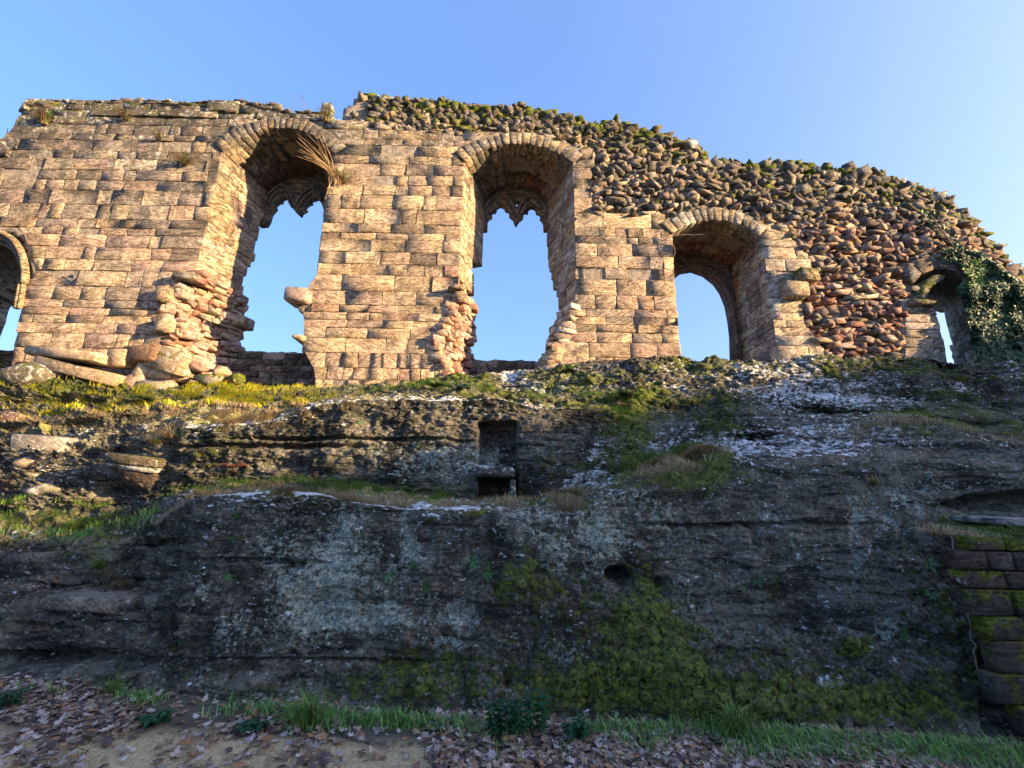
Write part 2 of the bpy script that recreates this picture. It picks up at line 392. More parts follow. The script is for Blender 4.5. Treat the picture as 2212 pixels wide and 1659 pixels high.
R5 = row([(-620, 870, 7.4), (0, 870, 7.1), (300, 862, 7.0), (600, 855, 6.9), (900, 838, 6.7), (1060, 825, 6.7), (1200, 830, 6.5), (1380, 826, 6.4), (1500, 832, 6.4), (1600, 840, 6.4), (1850, 850, 6.5), (1900, 858, 6.6), (2212, 880, 6.6), (2840, 920, 6.8)], seed=5)
R6 = row([(-620, 800, 7.6), (0, 800, 7.5), (150, 820, 7.5), (400, 834, 7.6), (600, 838, 7.6), (800, 830, 7.5), (960, 815, 7.4), (1100, 800, 7.3), (1250, 778, 7.1), (1330, 768, 7.0), (1420, 757, 6.9), (1520, 765, 6.9), (1650, 773, 6.9), (1780, 766, 6.9), (1950, 758, 6.9), (2050, 768, 7.0), (2100, 780, 7.1), (2212, 790, 7.1), (2840, 830, 7.3)], seed=6)
def back(Rw, Y, dz): q = Rw.copy(); f = Y/np.maximum(q[:, 1], .1); q[:, 1] = Y; q[:, 2] += dz; q[:, 0] *= (1+(f-1)*.6); return q
R7 = back(R6, 7.95, .03); R8 = back(R7, 10.2, -.1); R9 = back(R8, 16, -4.5)
rows += [(R1, 230), (R2, 50), (R3, 130), (R4, 60), (R5, 90), (R6, 90), (R7, 40), (R8, 40), (R9, 29)]
NV = sum(r[1] for r in rows)+1
G = np.zeros((NV, NU, 3)); G[0] = r0; k = 1
shape = {1: 'face', 3: 'face', 5: 'soft', 6: 'soft'}
for i in range(1, len(rows)):
    A, B, n = rows[i-1][0], rows[i][0], rows[i][1]
    for j in range(n):
        s = (j+1)/n
        sy = s**1.25 if shape.get(i) == 'face' else (s**1.6 if shape.get(i) == 'soft' else s)
        sz = s if shape.get(i) == 'face' else s
        G[k, :, 0] = A[:, 0]*(1-sy)+B[:, 0]*sy; G[k, :, 1] = A[:, 1]*(1-sy)+B[:, 1]*sy; G[k, :, 2] = A[:, 2]*(1-sz)+B[:, 2]*sz; k += 1
for it in range(2):
    G[1:-1] = (G[:-2]+2*G[1:-1]+G[2:])/4
PXg, PYg = proj(G.reshape(-1, 3)); PXg = PXg.reshape(NV, NU); PYg = PYg.reshape(NV, NU)
# normals
def gnormals(G):
    du = np.gradient(G, axis=1); dv = np.gradient(G, axis=0); n = np.cross(du, dv); return n/(np.linalg.norm(n, axis=2, keepdims=True)+1e-9)
N = gnormals(G); N[..., 0] *= .4
x, y, z = G[..., 0], G[..., 1], G[..., 2]
warp = fbm(x*.6, y*.6, z*.6, 3, 5)*.5
lz = z+warp*.5+x*.02
left = 1-sm(250, 460, PXg)
steep = 1-np.clip(N[..., 2], 0, 1)
big = fbm(x*.75, y*.75, z*1.0, 3, 21)*.20
mid = np.abs(fbm(x*2.3, y*2.3, z*3.6, 5, 33, .6))*.16-.05
ridg = (1-np.abs(fbm(x*1.4+5, y*1.4, z*4.2, 5, 40)))**3
def saw(v, k):     # bedding steps: overhanging little shelves
    f = v-np.floor(v); return (f**k)
st = (saw(lz*3.1+fbm(x*.9, y, z*.4, 3, 9)*.8, 2.2)-.4)*.09*(.22+1.0*left)*(.5+.8*(vnoise(x*.9, y*.9, z*.9, 77)*.5+.5))
st2 = (saw(lz*9.0+fbm(x*2.2, y, z, 3, 19)*1.2, 1.8)-.4)*.035*(.3+left)
cr1 = np.abs(fbm(x*.9+9, y*.9, z*2.6, 4, 61)); crack = -np.exp(-(cr1/.018)**2)*.025
fine = (np.abs(fbm(x*8, y*8, z*13, 5, 90, .7))*.10-.02)*(1+.6*left)
holes = -np.clip(vnoise(x*7, y*7, z*9, 101)-.5, 0, 1)*.14-np.clip(fbm(x*2, y*2, z*5, 3, 131)-.30, 0, 1)*.25
upper = sm(5.7, 6.2, y)
st = st*(1+1.3*upper); st2 = st2*(1+1.2*upper)
D = big+mid+(st+st2+crack)*np.clip(steep+.5*upper, 0, 1)+fine+holes-.03*ridg
D += left*steep*(fbm(x*1.9+3, y*1.9, z*3.2, 4, 55)*.16+(saw(lz*4.3+fbm(x*.7, y, z*.3, 3, 12)*1.1, 3.)-.3)*.13)
far = sm(7.3, 8.0, y)
lowfade = sm(0.0, .25, z)*.7+.3
jj = np.cumsum([0]+[q_[1] for q_ in rows[1:]])        # row index of every crest
rowi = np.arange(NV)[:, None]
nearc = 1-.75*np.exp(-((rowi-jj[1])/9.)**2)*sm(380, 460, PXg)-.7*np.exp(-((rowi-jj[3])/8.)**2)*sm(370, 400, PXg)
D *= (1-.7*far)*lowfade*np.clip(nearc, .2, 1)
crest_keep = 1-.45*np.exp(-((z-0)/.05)**2)
G = G+N*D[..., None]*crest_keep[..., None]
# carved niche in the second face, left side groove, hole, dark hollows
def box_in(px0, px1, py0, py1, e=5): return sm(px0-e, px0+e, PXg)*(1-sm(px1-e, px1+e, PXg))*sm(py0-e, py0+e, PYg)*(1-sm(py1-e, py1+e, PYg))
G[..., 1] += box_in(1033, 1116, 908, 1080)*.34*sm(5.0, 5.2, y)
G[..., 1] += sm(2120, 2150, PXg)*sm(1120, 1170, PYg)*.12
G[..., 1] += sm(2075, 2110, PXg)*sm(1100, 1150, PYg)*0
def dent(cx, cy, rx, ry, d):
    e = ((PXg-cx)/rx)**2+((PYg-cy)/ry)**2; G[..., 1] += np.exp(-e**2)*d
dent(1342, 1236, 26, 20, .45); dent(1640, 935, 45, 12, .3); dent(2180, 1080, 110, 22, .4); dent(300, 1345+90, 28, 12, .3)
dent(60, 1425, 220, 26, .28); dent(345, 1300, 10, 60, .12); dent(375, 1380, 10, 50, .12); dent(330, 1170, 60, 8, .15); dent(150, 1250, 180, 6, .12); dent(120, 1345, 160, 5, .1); dent(560, 1215, 130, 7, .10); dent(700, 1425, 280, 5, .1); dent(1000, 895, 0.1, 0.1, 0); dent(240, 1062, 50, 22, .3); dent(560, 965, 200, 6, .12); dent(760, 948, 330, 4, .10); dent(1640, 1120, 260, 5, .10)
dent(1850, 880, 160, 7, .25); dent(1560, 895, 60, 8, .2)
# masks: which crust grows where
wx = PXg+fbm(x*2.2, y*2, z*2.2, 4, 201)*55; wy = PYg+fbm(x*2.2, y*2, z*2.2, 4, 202)*45
def blobs(L):
    m = np.zeros_like(PXg)
    for cx, cy, rx, ry, s in L: m += s*np.exp(-((wx-cx)/rx)**2-((wy-cy)/ry)**2)
    return m
pale = blobs([(735, 1180, 45, 90, .9), (650, 1270, 80, 55, .8), (740, 1345, 110, 45, 1.), (690, 1320, 60, 40, .7), (900, 1190, 30, 70, .8), (870, 1330, 45, 40, .9), (1000, 1345, 50, 35, 1.1),
    (510, 1370, 70, 40, .6), (460, 1280, 50, 50, .5), (980, 1405, 45, 16, .9), (1280, 1130, 60, 90, .55), (1130, 1120, 50, 50, .6), (1190, 1215, 45, 35, .6), (960, 1000, 110, 45, .6), (1060, 980, 40, 30, .5),
    (880, 960, 160, 40, .35), (1370, 1130, 120, 60, .5), (1860, 1110, 28, 50, .9), (1880, 1200, 30, 70, .5), (1990, 1100, 60, 40, .6), (1780, 1190, 40, 30, .4), (1690, 1120, 50, 50, .4),
    (1920, 1350, 28, 40, .9), (1800, 1370, 60, 50, .5), (1870, 1440, 40, 30, .4), (1200, 1400, 60, 25, .5), (620, 1180, 60, 50, .5), (560, 1110, 60, 30, .35), (1060, 1250, 70, 40, .3), (1340, 930, 40, 30, .6), (800, 1250, 100, 60, .4),
    (1990, 1050, 80, 30, .4), (2150, 1080, 80, 30, .4), (100, 1300, 150, 60, .18), (1500, 1150, 300, 120, .15), (900, 1150, 500, 100, .16), (2180, 1400, 50, 100, .3)])
N2 = gnormals(G)
crest_w = blobs([(900, 858, 260, 10, .7), (1120, 870, 120, 12, .6), (600, 1070, 230, 14, .8), (900, 1095, 200, 9, .9), (1780, 905, 200, 10, .6)])
def crestline(j, w0, w1, px0, px1): return np.exp(-np.where(rowi > j, ((rowi-j)/w1)**2, ((rowi-j)/w0)**2))*sm(px0, px0+30, PXg)*(1-sm(px1-60, px1, PXg))*(.75+.5*fbm(PXg/70, rowi*0., 0., 3, 88))
white = crestline(jj[1]+1, 2.5, 7, 440, 1120)*.95+crestline(jj[3]+1, 2.5, 8, 390, 1230)*.9+crestline(jj[2]+1, 3, 9, 1540, 2300)*.7+crestline(jj[5], 3, 6, 1000, 2100)*.5+blobs([(1740, 960, 160, 38, .75), (1600, 1000, 60, 40, .3), (1300, 1040, 60, 22, .9), (1290, 975, 16, 35, .8), (1420, 965, 70, 25, .55), (1560, 945, 60, 20, .5), (1700, 800, 160, 22, .7), (1750, 845, 200, 16, .75),
    (1850, 815, 100, 10, .6), (2100, 835, 60, 14, .6), (1900, 880, 120, 12, .5), (1120, 795, 110, 9, .9), (1470, 800, 90, 12, .35), (1800, 1475, 30, 18, 1.), (1240, 1090, 40, 40, .3), (1690, 1130, 30, 25, .3), (1080, 1010, 40, 12, .5),
    (2180, 795, 60, 8, .6), (1990, 950, 40, 20, .5), (60, 1140, 30, 10, .6), (560, 915, 160, 6, .5), (430, 930, 60, 6, .5), (230, 930, 100, 10, .35), (1000, 1000, 70, 30, .35), (100, 1010, 120, 25, .3), (1700, 870, 120, 8, .5)])+crest_w*sm(.35, .8, N2[..., 2])
moss = blobs([(1450, 1450, 260, 90, .28), (1800, 1500, 260, 80, .35), (1250, 1330, 200, 110, .25), (1000, 1480, 220, 50, .3), (2000, 1350, 120, 180, .2), (1370, 960, 50, 45, .9), (1460, 1035, 110, 22, 1.), (1540, 985, 40, 30, .8), (1370, 900, 70, 30, .9), (1480, 865, 130, 24, .75), (1560, 910, 80, 30, .6), (1120, 1245, 60, 45, .8), (1400, 1310, 45, 110, .8), (1420, 1420, 60, 60, .8),
    (900, 1440, 110, 35, .8), (1260, 1480, 160, 50, .75), (1500, 1500, 180, 55, .7), (1840, 1385, 45, 30, 1.), (1900, 1520, 200, 50, .6), (1340, 1330, 200, 120, .3), (300, 830, 300, 40, .35), (120, 830, 120, 25, .6), (1000, 825, 220, 14, .8),
    (1250, 800, 130, 14, .8), (1480, 790, 120, 25, .6), (1850, 775, 260, 10, .85), (2000, 800, 260, 12, .8), (1980, 910, 90, 30, .5), (2100, 850, 150, 20, .5), (1250, 860, 180, 18, .6), (1240, 1085, 60, 14, .8), (1110, 1108, 160, 8, .6), (560, 850, 300, 15, .5),
    (450, 960, 120, 50, .3), (1680, 1270, 40, 20, .4), (680, 1500, 250, 40, .4), (1650, 1530, 250, 45, .6), (1360, 1020, 200, 60, .4), (200, 1120, 150, 40, .4), (700, 1045, 200, 12, .5), (2080, 1300, 60, 200, .35), (380, 1420, 30, 60, .45)])
soil = blobs([(260, 880, 320, 40, 1.), (100, 900, 160, 60, .5), (500, 905, 120, 14, .8), (850, 1065, 220, 18, 1.2), (620, 1050, 180, 12, 1.2), (1150, 1095, 120, 10, 1.), (120, 1125, 150, 30, .9), (1460, 1000, 100, 30, .6), (1350, 885, 90, 25, .6), (2050, 905, 150, 25, .8), (1250, 850, 200, 14, .6), (700, 860, 200, 14, .6), (180, 1170, 60, 40, .7), (2130, 1130, 80, 14, 1.)])
soil = np.clip(soil, 0, 1)*sm(.1, .45, N2[..., 2])
cush = np.clip(moss*1.1+fbm(x*14, y*14, z*14, 3, 611)*.7-.42, 0, 1)*.05
G = G+N2*cush[..., None]
idx = np.arange(NV*NU).reshape(NV, NU)
quads = np.stack([idx[:-1, :-1], idx[:-1, 1:], idx[1:, 1:], idx[1:, :-1]], -1).reshape(-1, 4)
me = mesh_np('rock_outcrop', G.reshape(-1, 3), quads, None, {'pale': np.clip(pale, 0, 1.3).ravel(), 'white': np.clip(white, 0, 1.1).ravel(), 'moss': np.clip(moss, 0, 1.).ravel(), 'soil': soil.ravel()})
rock = link('rock_outcrop', me, M_ROCK, kind='structure', label='dark lichen-covered sandstone bedrock stepping up in ledges to the ruined wall')
# coarse query mesh for standing things on the rock
q2 = idx[::2, ::2]; Gc = G[::2, ::2].reshape(-1, 3); ii = np.arange(Gc.shape[0]).reshape(q2.shape)
qq = np.stack([ii[:-1, :-1], ii[:-1, 1:], ii[1:, 1:], ii[1:, :-1]], -1).reshape(-1, 4)
BV = BVHTree.FromPolygons([tuple(v) for v in Gc], [tuple(int(a) for a in f) for f in qq])

# ------------------------------------------------------------------ ground
gx = np.linspace(-9, 10, 260); gy = np.concatenate([np.linspace(-6, 2.2, 20), np.linspace(2.3, 5.4, 90)])
GX, GY = np.meshgrid(gx, gy); GZ = fbm(GX*.9, GY*.9, 0., 4, 301)*.03+sm(3.2, 4.4, GY)*.03
gpx, gpy = proj(np.stack([GX, np.maximum(GY, 1.), GZ], -1).reshape(-1, 3)); gpx = gpx.reshape(GX.shape); gpy = gpy.reshape(GX.shape)
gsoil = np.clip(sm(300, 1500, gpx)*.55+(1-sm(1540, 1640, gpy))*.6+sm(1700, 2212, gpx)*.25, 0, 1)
gi = np.arange(GX.size).reshape(GX.shape)
gq = np.stack([gi[:-1, :-1], gi[:-1, 1:], gi[1:, 1:], gi[1:, :-1]], -1).reshape(-1, 4)
GP = np.stack([GX, GY, GZ], -1).reshape(-1, 3)
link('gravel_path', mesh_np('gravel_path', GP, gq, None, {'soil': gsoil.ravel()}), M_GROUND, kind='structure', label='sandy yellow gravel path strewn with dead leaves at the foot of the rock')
BG = BVHTree.FromPolygons([tuple(v) for v in GP], [tuple(int(a) for a in f) for f in gq])
bgv = [(-600, -600, -.12), (600, -600, -.12), (600, 600, -.12), (-600, 600, -.12)]
m_far, nf, bf = newmat('distant turf'); bb = NB(nf); PP = bb.n('ShaderNodeNewGeometry').outputs['Position']
bb.l(bb.mix(bb.noise(PP, .3, 6, .6), (.03, .045, .012), (.10, .10, .04)), bf.inputs['Base Color']); bf.inputs['Roughness'].default_value = .95
link('ground', mesh_np('ground', bgv, [(0, 1, 2, 3)], None, None, False), m_far, kind='structure', label='grassy ground stretching away beyond the path')
# unseen rise added off to the right to block low sun from the rock
hx = np.linspace(30, 95, 90); hy = np.linspace(-80, 4, 110); HX, HY = np.meshgrid(hx, hy)
HZ = 16.2*np.exp(-((HX-56)/17)**2)*sm(-82, -60, HY)*(1-sm(-12, 3, HY)*.0)+fbm(HX*.25, HY*.25, 0., 4, 401)*.5-.5
HZ *= 1.0
hi_ = np.arange(HX.size).reshape(HX.shape); hq = np.stack([hi_[:-1, :-1], hi_[:-1, 1:], hi_[1:, 1:], hi_[1:, :-1]], -1).reshape(-1, 4)
link('shade_hill', mesh_np('shade_hill', np.stack([HX, HY, HZ], -1).reshape(-1, 3), hq), m_far, kind='structure', label='unseen grassy rise added to the right of the ruin to shade the rock')
print('terrain', time.time()-T0)

# ================================================================== THE RUINED WALL
YW, DW, YB = 8.0, 1.4, 9.4
def zx(pts, Y=YW):
    P = np.array([at1(p[0], p[1], Y) for p in pts]); o = np.argsort(P[:, 2], kind='stable'); return P[o, 2], P[o, 0]
class Opening:
    def __init__(s, L, Rr, silL, silR, backL, backR, spring, apex, topX, sill=None, rise_inner=.12, bapex=None):
        s.L = zx(L); s.R = zx(Rr); s.silL = silL; s.silR = silR
        s.bL = at1(backL[0], backL[1], YB)[0] if isinstance(backL, tuple) else backL
        s.bR = at1(backR[0], backR[1], YB)[0] if isinstance(backR, tuple) else backR
        s.zs = at1(spring[0], spring[1], YW)[2]; s.za = at1(apex[0], apex[1], YW)[2]
        s.fl = np.interp(s.zs, *s.L); s.fr = np.interp(s.zs, *s.R)
        s.sill = -9 if sill is None else at1(sill[0], sill[1], YB)[2]
    def sx(s, poly, Y, z):      # X of the traced silhouette at depth Y
        _, py = proj(np.stack([0*z+(s.fl+s.fr)/2*Y/8, 0*z+Y, z], -1))
        p = sorted(poly, key=lambda a: a[1]); px = np.interp(py, [a[1] for a in p], [a[0] for a in p])
        return at(px, py, 0*z+Y)[..., 0]
    def edges(s, Y, z):
        z = np.asarray(z, float); Y = np.asarray(Y, float)+0*z; t = np.clip((Y-YW)/DW, 0, 1.3)
        l = np.interp(z, *s.L)*(1-t)+s.bL*t; r = np.interp(z, *s.R)*(1-t)+s.bR*t
        if s.silL is not None: l = np.minimum(l, s.sx(s.silL, Y, z))
        if s.silR is not None: r = np.maximum(r, s.sx(s.silR, Y, z))
        return l, r
    def top(s, x, Y):
        t = np.clip((np.asarray(Y, float)-YW)/DW, 0, 1.3); xc = (s.fl+s.fr)/2*(1-t)+(s.bL+s.bR)/2*t; hw = (s.fr-s.fl)/2*(1-t)+(s.bR-s.bL)/2*t
        q = np.clip(np.abs((x-xc)/hw), 0, 1.0); return s.zs+(s.za-s.zs)*(1-q**2.2)
    def inside(s, x, Y, z, g=0.):
        l, r = s.edges(Y, z); return (x > l-g) & (x < r+g) & (z < s.top(x, Y)+g) & ~((z < s.sill) & (np.asarray(Y) > 9.3))
W1 = Opening([(483, 322), (424, 585), (424, 601), (386, 604), (384, 634), (350, 682), (384, 692), (386, 715), (352, 745), (400, 800), (430, 850)],
             [(721, 335), (705, 420), (690, 530), (681, 622), (638, 627), (640, 668), (655, 676), (655, 720), (650, 757), (672, 775), (684, 850)],
             [(640, 300), (585, 400), (567, 470), (560, 500), (548, 525), (547, 560), (527, 600), (520, 625), (522, 650), (513, 680), (515, 715), (508, 740), (508, 770), (503, 800)], None,
             (582, 410), .0, (600, 330), (606, 278), None, sill=(580, 766))
W1.bR = W1.fr-.38
W2 = Opening([(1004, 349), (990, 618), (988, 655), (972, 668), (962, 705), (937, 737), (945, 770), (968, 830)],
             [(1238, 353), (1242, 640), (1236, 668), (1237, 690), (1216, 700), (1216, 738), (1200, 745), (1180, 782), (1175, 830)],
             [(1050, 380), (1050, 480), (1050, 545), (1042, 570), (1021, 577), (1024, 620), (1025, 650), (1012, 680), (1010, 700), (1014, 735), (1003, 750), (1002, 790)],
             [(1180, 380), (1181, 470), (1182, 540), (1187, 575), (1195, 600), (1198, 625), (1207, 645), (1207, 670), (1216, 690), (1180, 782)],
             (1047, 440), (1182, 440), (1120, 351), (1120, 312), None, sill=(1100, 785))
W3 = Opening([(1452, 505), (1457, 590), (1465, 700), (1472, 765), (1475, 800)], [(1641, 515), (1647, 540), (1680, 767), (1684, 800)], None, None,
             3.35, (1591, 680), (1545, 508), (1550, 477), None)
W4 = Opening([(1974, 612), (1976, 640), (2019, 657), (2044, 757), (2046, 800)], [(2094, 592), (2130, 760), (2135, 800)], None, [(2010, 560), (2033, 655), (2047, 700), (2060, 765), (2062, 800)],
             7.2, (2035, 660), (2034, 610), (2034, 581), None)
W4.bL = W4.bR-1.0
W0 = Opening([(-120, 610), (-150, 770)], [(57, 560), (60, 605), (47, 660), (30, 740), (26, 775)], [(60, 540), (40, 605), (20, 665), (0, 725), (-15, 780)], None, (24, 660), 0., (-20, 600), (-20, 508), None, sill=(10, 758))
W0.bR = W0.fr-.2
OPEN = [W0, W1, W2, W3, W4]
TOPL = [(-600, 420), (-200, 360), (-40, 345), (0, 325), (40, 312), (55, 290), (72, 262), (68, 238), (100, 236), (160, 233), (300, 230), (405, 233), (420, 242), (445, 236), (540, 233), (610, 240), (625, 256), (690, 256), (735, 250), (745, 228), (762, 222), (768, 203), (785, 200), (810, 207), (860, 215), (960, 222), (1030, 230), (1080, 238),
        (1130, 228), (1160, 243), (1210, 248), (1240, 260), (1280, 272), (1330, 260), (1370, 278), (1430, 292), (1500, 315), (1530, 345), (1600, 355), (1700, 352), (1780, 363), (1850, 368), (1900, 382), (1960, 397), (2030, 425), (2050, 438), (2080, 475), (2120, 520), (2150, 552), (2190, 584), (2212, 610), (2300, 720), (2420, 800)]
TP = np.array([at1(a, b, YW+(.25 if a < 742 else .42)) for a, b in TOPL]); TP[:, 0] = np.maximum.accumulate(TP[:, 0])
def ztop(x): return np.interp(x, TP[:, 0], TP[:, 2])
RUBPX = [(716, 100), (716, 256), (742, 262), (830, 276), (1000, 294), (1006, 290), (1120, 285), (1240, 318), (1282, 330), (1277, 462), (1450, 469), (1480, 456), (1560, 451), (1640, 478), (1700, 500), (1755, 566), (1755, 596), (1724, 610), (1735, 650), (1738, 700), (1756, 720), (1785, 765),
         (1785, 830), (1953, 830), (1955, 662), (1938, 648), (1974, 640), (1974, 560), (2120, 560), (2140, 700), (2140, 840), (2900, 840), (2900, 60)]
RP = np.array([at1(a, b, YW)[[0, 2]] for a, b in RUBPX])
def inpoly(x, z, P):
    x = np.asarray(x, float); z = np.asarray(z, float); c = np.zeros(np.broadcast(x, z).shape, bool)
    for i in range(len(P)):
        x0, z0 = P[i]; x1, z1 = P[i-1]
        if z0 == z1: continue
        c ^= ((z0 > z) != (z1 > z)) & (x < (x1-x0)*(z-z0)/(z1-z0)+x0)
    return c
def is_rub(x, z): return inpoly(x, z, RP)
def yfront(x, z):      # the rubble leans back towards its broken top
    r = is_rub(x, z); return YW+.05+np.where(r, .08+.45*sm(1.3, 0, ztop(x)-z)*0+.30*np.clip(1-(ztop(x)-z)/1.4, 0, 1), 0)
wall_base = np.array([0, 8.0, 3.3])
WALL = empty('ruined_castle_wall', tuple(wall_base), 'ruined red and buff sandstone hall wall with tall empty windows on top of the rock', 'ruined wall')
# --- core
cs = .1; vx = np.arange(-14.0, 14.5, cs); vy = np.array([YW+.022, 8.14, 8.3, 8.5, 8.7, 8.9, 9.1, 9.3, 9.5, 9.75]); vz = np.arange(2.4, 12.2, cs)
CX = (vx[:-1]+vx[1:])/2; CY = (vy[:-1]+vy[1:])/2; CZ = (vz[:-1]+vz[1:])/2
X3, Y3, Z3 = np.meshgrid(CX, CY, CZ, indexing='ij')
sol = (Z3 < ztop(X3)-.22-.05*vnoise(X3*3, Y3*3, Z3*0, 3)) & (Y3 > yfront(X3, Z3)+.02)
for o in OPEN: sol &= ~o.inside(X3, Y3, Z3, .13)
sol[:, -2:, :] &= True
pad = np.pad(sol, 1); ny, nz_ = len(vy), len(vz)
VI = lambda i, j, k: (i*ny+j)*nz_+k
Q = []
for ax, dd in ((0, 1), (0, -1), (1, 1), (1, -1), (2, 1), (2, -1)):
    nb = np.roll(pad, -dd, axis=ax)[1:-1, 1:-1, 1:-1]; I, J, K = np.nonzero(sol & ~nb)
    if ax == 0:
        a = I+(1 if dd > 0 else 0); f = [VI(a, J, K), VI(a, J+1, K), VI(a, J+1, K+1), VI(a, J, K+1)]
    elif ax == 1:
        a = J+(1 if dd > 0 else 0); f = [VI(I, a, K), VI(I, a, K+1), VI(I+1, a, K+1), VI(I+1, a, K)]
    else:
        a = K+(1 if dd > 0 else 0); f = [VI(I, J, a), VI(I+1, J, a), VI(I+1, J+1, a), VI(I, J+1, a)]
    f = np.stack(f, -1); Q.append(f if dd > 0 else f[:, ::-1])
Q = np.concatenate(Q); used, inv = np.unique(Q, return_inverse=True)
XX, YY, ZZ = np.meshgrid(vx, vy, vz, indexing='ij'); V = np.stack([XX, YY, ZZ], -1).reshape(-1, 3)[used]
V = V+(rng.random(V.shape)-.5)*np.array([.05, .008, .05])
link('wall_core', mesh_np('wall_core', V-wall_base, inv.reshape(-1, 4), None, None, False), M_CORE, WALL, (0, 0, 0))
print('core', time.time()-T0, len(Q))

# --- colours of stone by place
PAL = {'tan': (.50, .385, .265), 'buff': (.60, .49, .35), 'pink': (.54, .375, .295), 'red': (.36, .195, .155), 'grey': (.34, .305, .265), 'pale': (.62, .56, .47), 'dark': (.17, .148, .125), 'mauve': (.41, .31, .275)}
def pick(ws):
    k = random.choices(list(ws), list(ws.values()))[0]; c = np.array(PAL[k]); return c*random.uniform(.82, 1.15)*np.array([1, random.uniform(.95, 1.05), random.uniform(.93, 1.07)])
def col_ash(x, z):
    px, py = proj([x, YW, z]); h = np.clip((py-250)/550, 0, 1)
    if px < 480:
        w_ = {'grey': 3.2*(1-h)**1.3, 'dark': 3*(1-h)**3, 'tan': .7+.6*h, 'mauve': .35+.7*h, 'pink': .2+.55*h, 'buff': .35+.5*h}
    elif px < 1010:
        w_ = {'grey': 2*(1-h)**2, 'dark': 1.2*(1-h)**3, 'tan': 1.6, 'buff': 1.2, 'pink': .2+.9*h, 'mauve': .1, 'red': .15*h}
    elif px < 1480:
        w_ = {'grey': 1.5*(1-h), 'dark': .2, 'tan': 1.5, 'buff': .6, 'pink': .1+.9*h}
    else:
        w_ = {'grey': .9, 'pale': 1.3, 'tan': .8, 'buff': .6, 'pink': .15}
    lich = max(0, .52-1.5*h) if px < 900 else max(0, .55-1.8*h)
    if 200 < px < 340 and 330 < py < 480: lich += .35
    moss = (.5 if (60 < px < 330 and py < 255) else max(0, .35-3*h)) if py < 290 else 0
    av = sum(np.array(PAL[k])*v for k, v in w_.items())/sum(w_.values())
    return pick(w_)*.55+av*.45, moss, lich*random.uniform(.5, 1.3)

# --- ashlar face
ASH = Pile()
zs_c = [2.9]; rr = random.Random(4)
while zs_c[-1] < 12: zs_c.append(zs_c[-1]+rr.choice([.17, .22, .26, .31, .36, .25, .29]))
xs = np.arange(-14.0, 9.2, .02)
ARCHT = .30
def runs(z, m=0.0):
    ok = (z < ztop(xs)-.02) & ~is_rub(xs, np.full_like(xs, z))
    for o in OPEN:
        l, r = o.edges(YW, np.array(z)); l = float(l); r = float(r)
        tz = o.top(xs, YW)
        ins = (xs > l) & (xs < r) & (z < tz)
        q = (xs > o.fl-ARCHT*.55) & (xs < o.fr+ARCHT*.55) & (z > o.zs+.05) & (z < o.top(np.clip(xs, o.fl, o.fr), YW)+ARCHT*.92)
        ok &= ~ins & ~q
    d = np.diff(np.concatenate([[0], ok.astype(int), [0]])); a = np.nonzero(d == 1)[0]; b_ = np.nonzero(d == -1)[0]-1
    return [(xs[i], xs[j]) for i, j in zip(a, b_) if j-i > 3]
for ci in range(len(zs_c)-1):
    z0, z1 = zs_c[ci], zs_c[ci+1]; zm = (z0+z1)/2
    Rm = runs(zm); Ra = runs(z0+.02); Rb = runs(z1-.02)
    def match(RR, x, side):
        best = None
        for r_ in RR:
            d = abs(r_[side]-x)
            if d < .22 and (best is None or d < abs(best-x)): best = r_[side]
        return x if best is None else best
    for (a, b_) in Rm:
        L = b_-a; 
        if L < .1: continue
        cuts = [0.]; small = (-9 < a < -4 and zm < 4.6)
        while cuts[-1] < L:
            cuts.append(cuts[-1]+(random.uniform(.2, .34) if (zm < 4.25 and a < -3) else random.choice([.3, .42, .55, .66, .8, .95])*random.uniform(.85, 1.15)))
        cuts[-1] = L
        if len(cuts) > 2 and cuts[-1]-cuts[-2] < .16: cuts.pop(-2)
        for i in range(len(cuts)-1):
            xa, xb = a+cuts[i], a+cuts[i+1]; g = random.uniform(.001, .004)
            x00 = xa; x01 = xa; x10 = xb; x11 = xb
            if i == 0: x00 = match(Ra, xa, 0); x01 = match(Rb, xa, 0)
            if i == len(cuts)-2: x10 = match(Ra, xb, 1); x11 = match(Rb, xb, 1)
            if not (-13.9 < xa < 9): continue
            xmid = (xa+xb)/2; px, py = proj([xmid, YW, zm])
            if px < -260 or px > 2300: continue
            g2 = random.uniform(.001, .004)
            zz1 = z1; 
            if random.random() < .08 and xb-xa > .4: pass
            c = [(x00+g, YW, z0+g2), (x10-g, YW, z0+g2), (x11-g, YW, zz1-g2), (x01+g, YW, zz1-g2)]
            topd = float(ztop(xmid))-zm
            pr = random.gauss(0, .0035)+.012*float(vnoise(xmid*1.1, 0., zm*1.3, 8))-(.03 if random.random() < .03 else 0)+(.0)
            if topd < .5: pr += random.uniform(-.04, .06)
            V, F = block(c, .22, pr, rnd=random.choice([.004, .006, .009, .015]), rough=.008, erode=random.choice([0, 0, 0, .008, .02]))
            col, mo, li = col_ash(xmid, zm)
            ASH.add(V, F, col, mo, li, (xb-xa)*(z1-z0)*(1 if 0 < py < 1659 and 0 < px < 2212 else .01))
print('ash', len(ASH.items), time.time()-T0)
ASH.build('ashlar_block', 'ashlar_masonry', M_STONE, WALL, wall_base, 300, smooth=False)

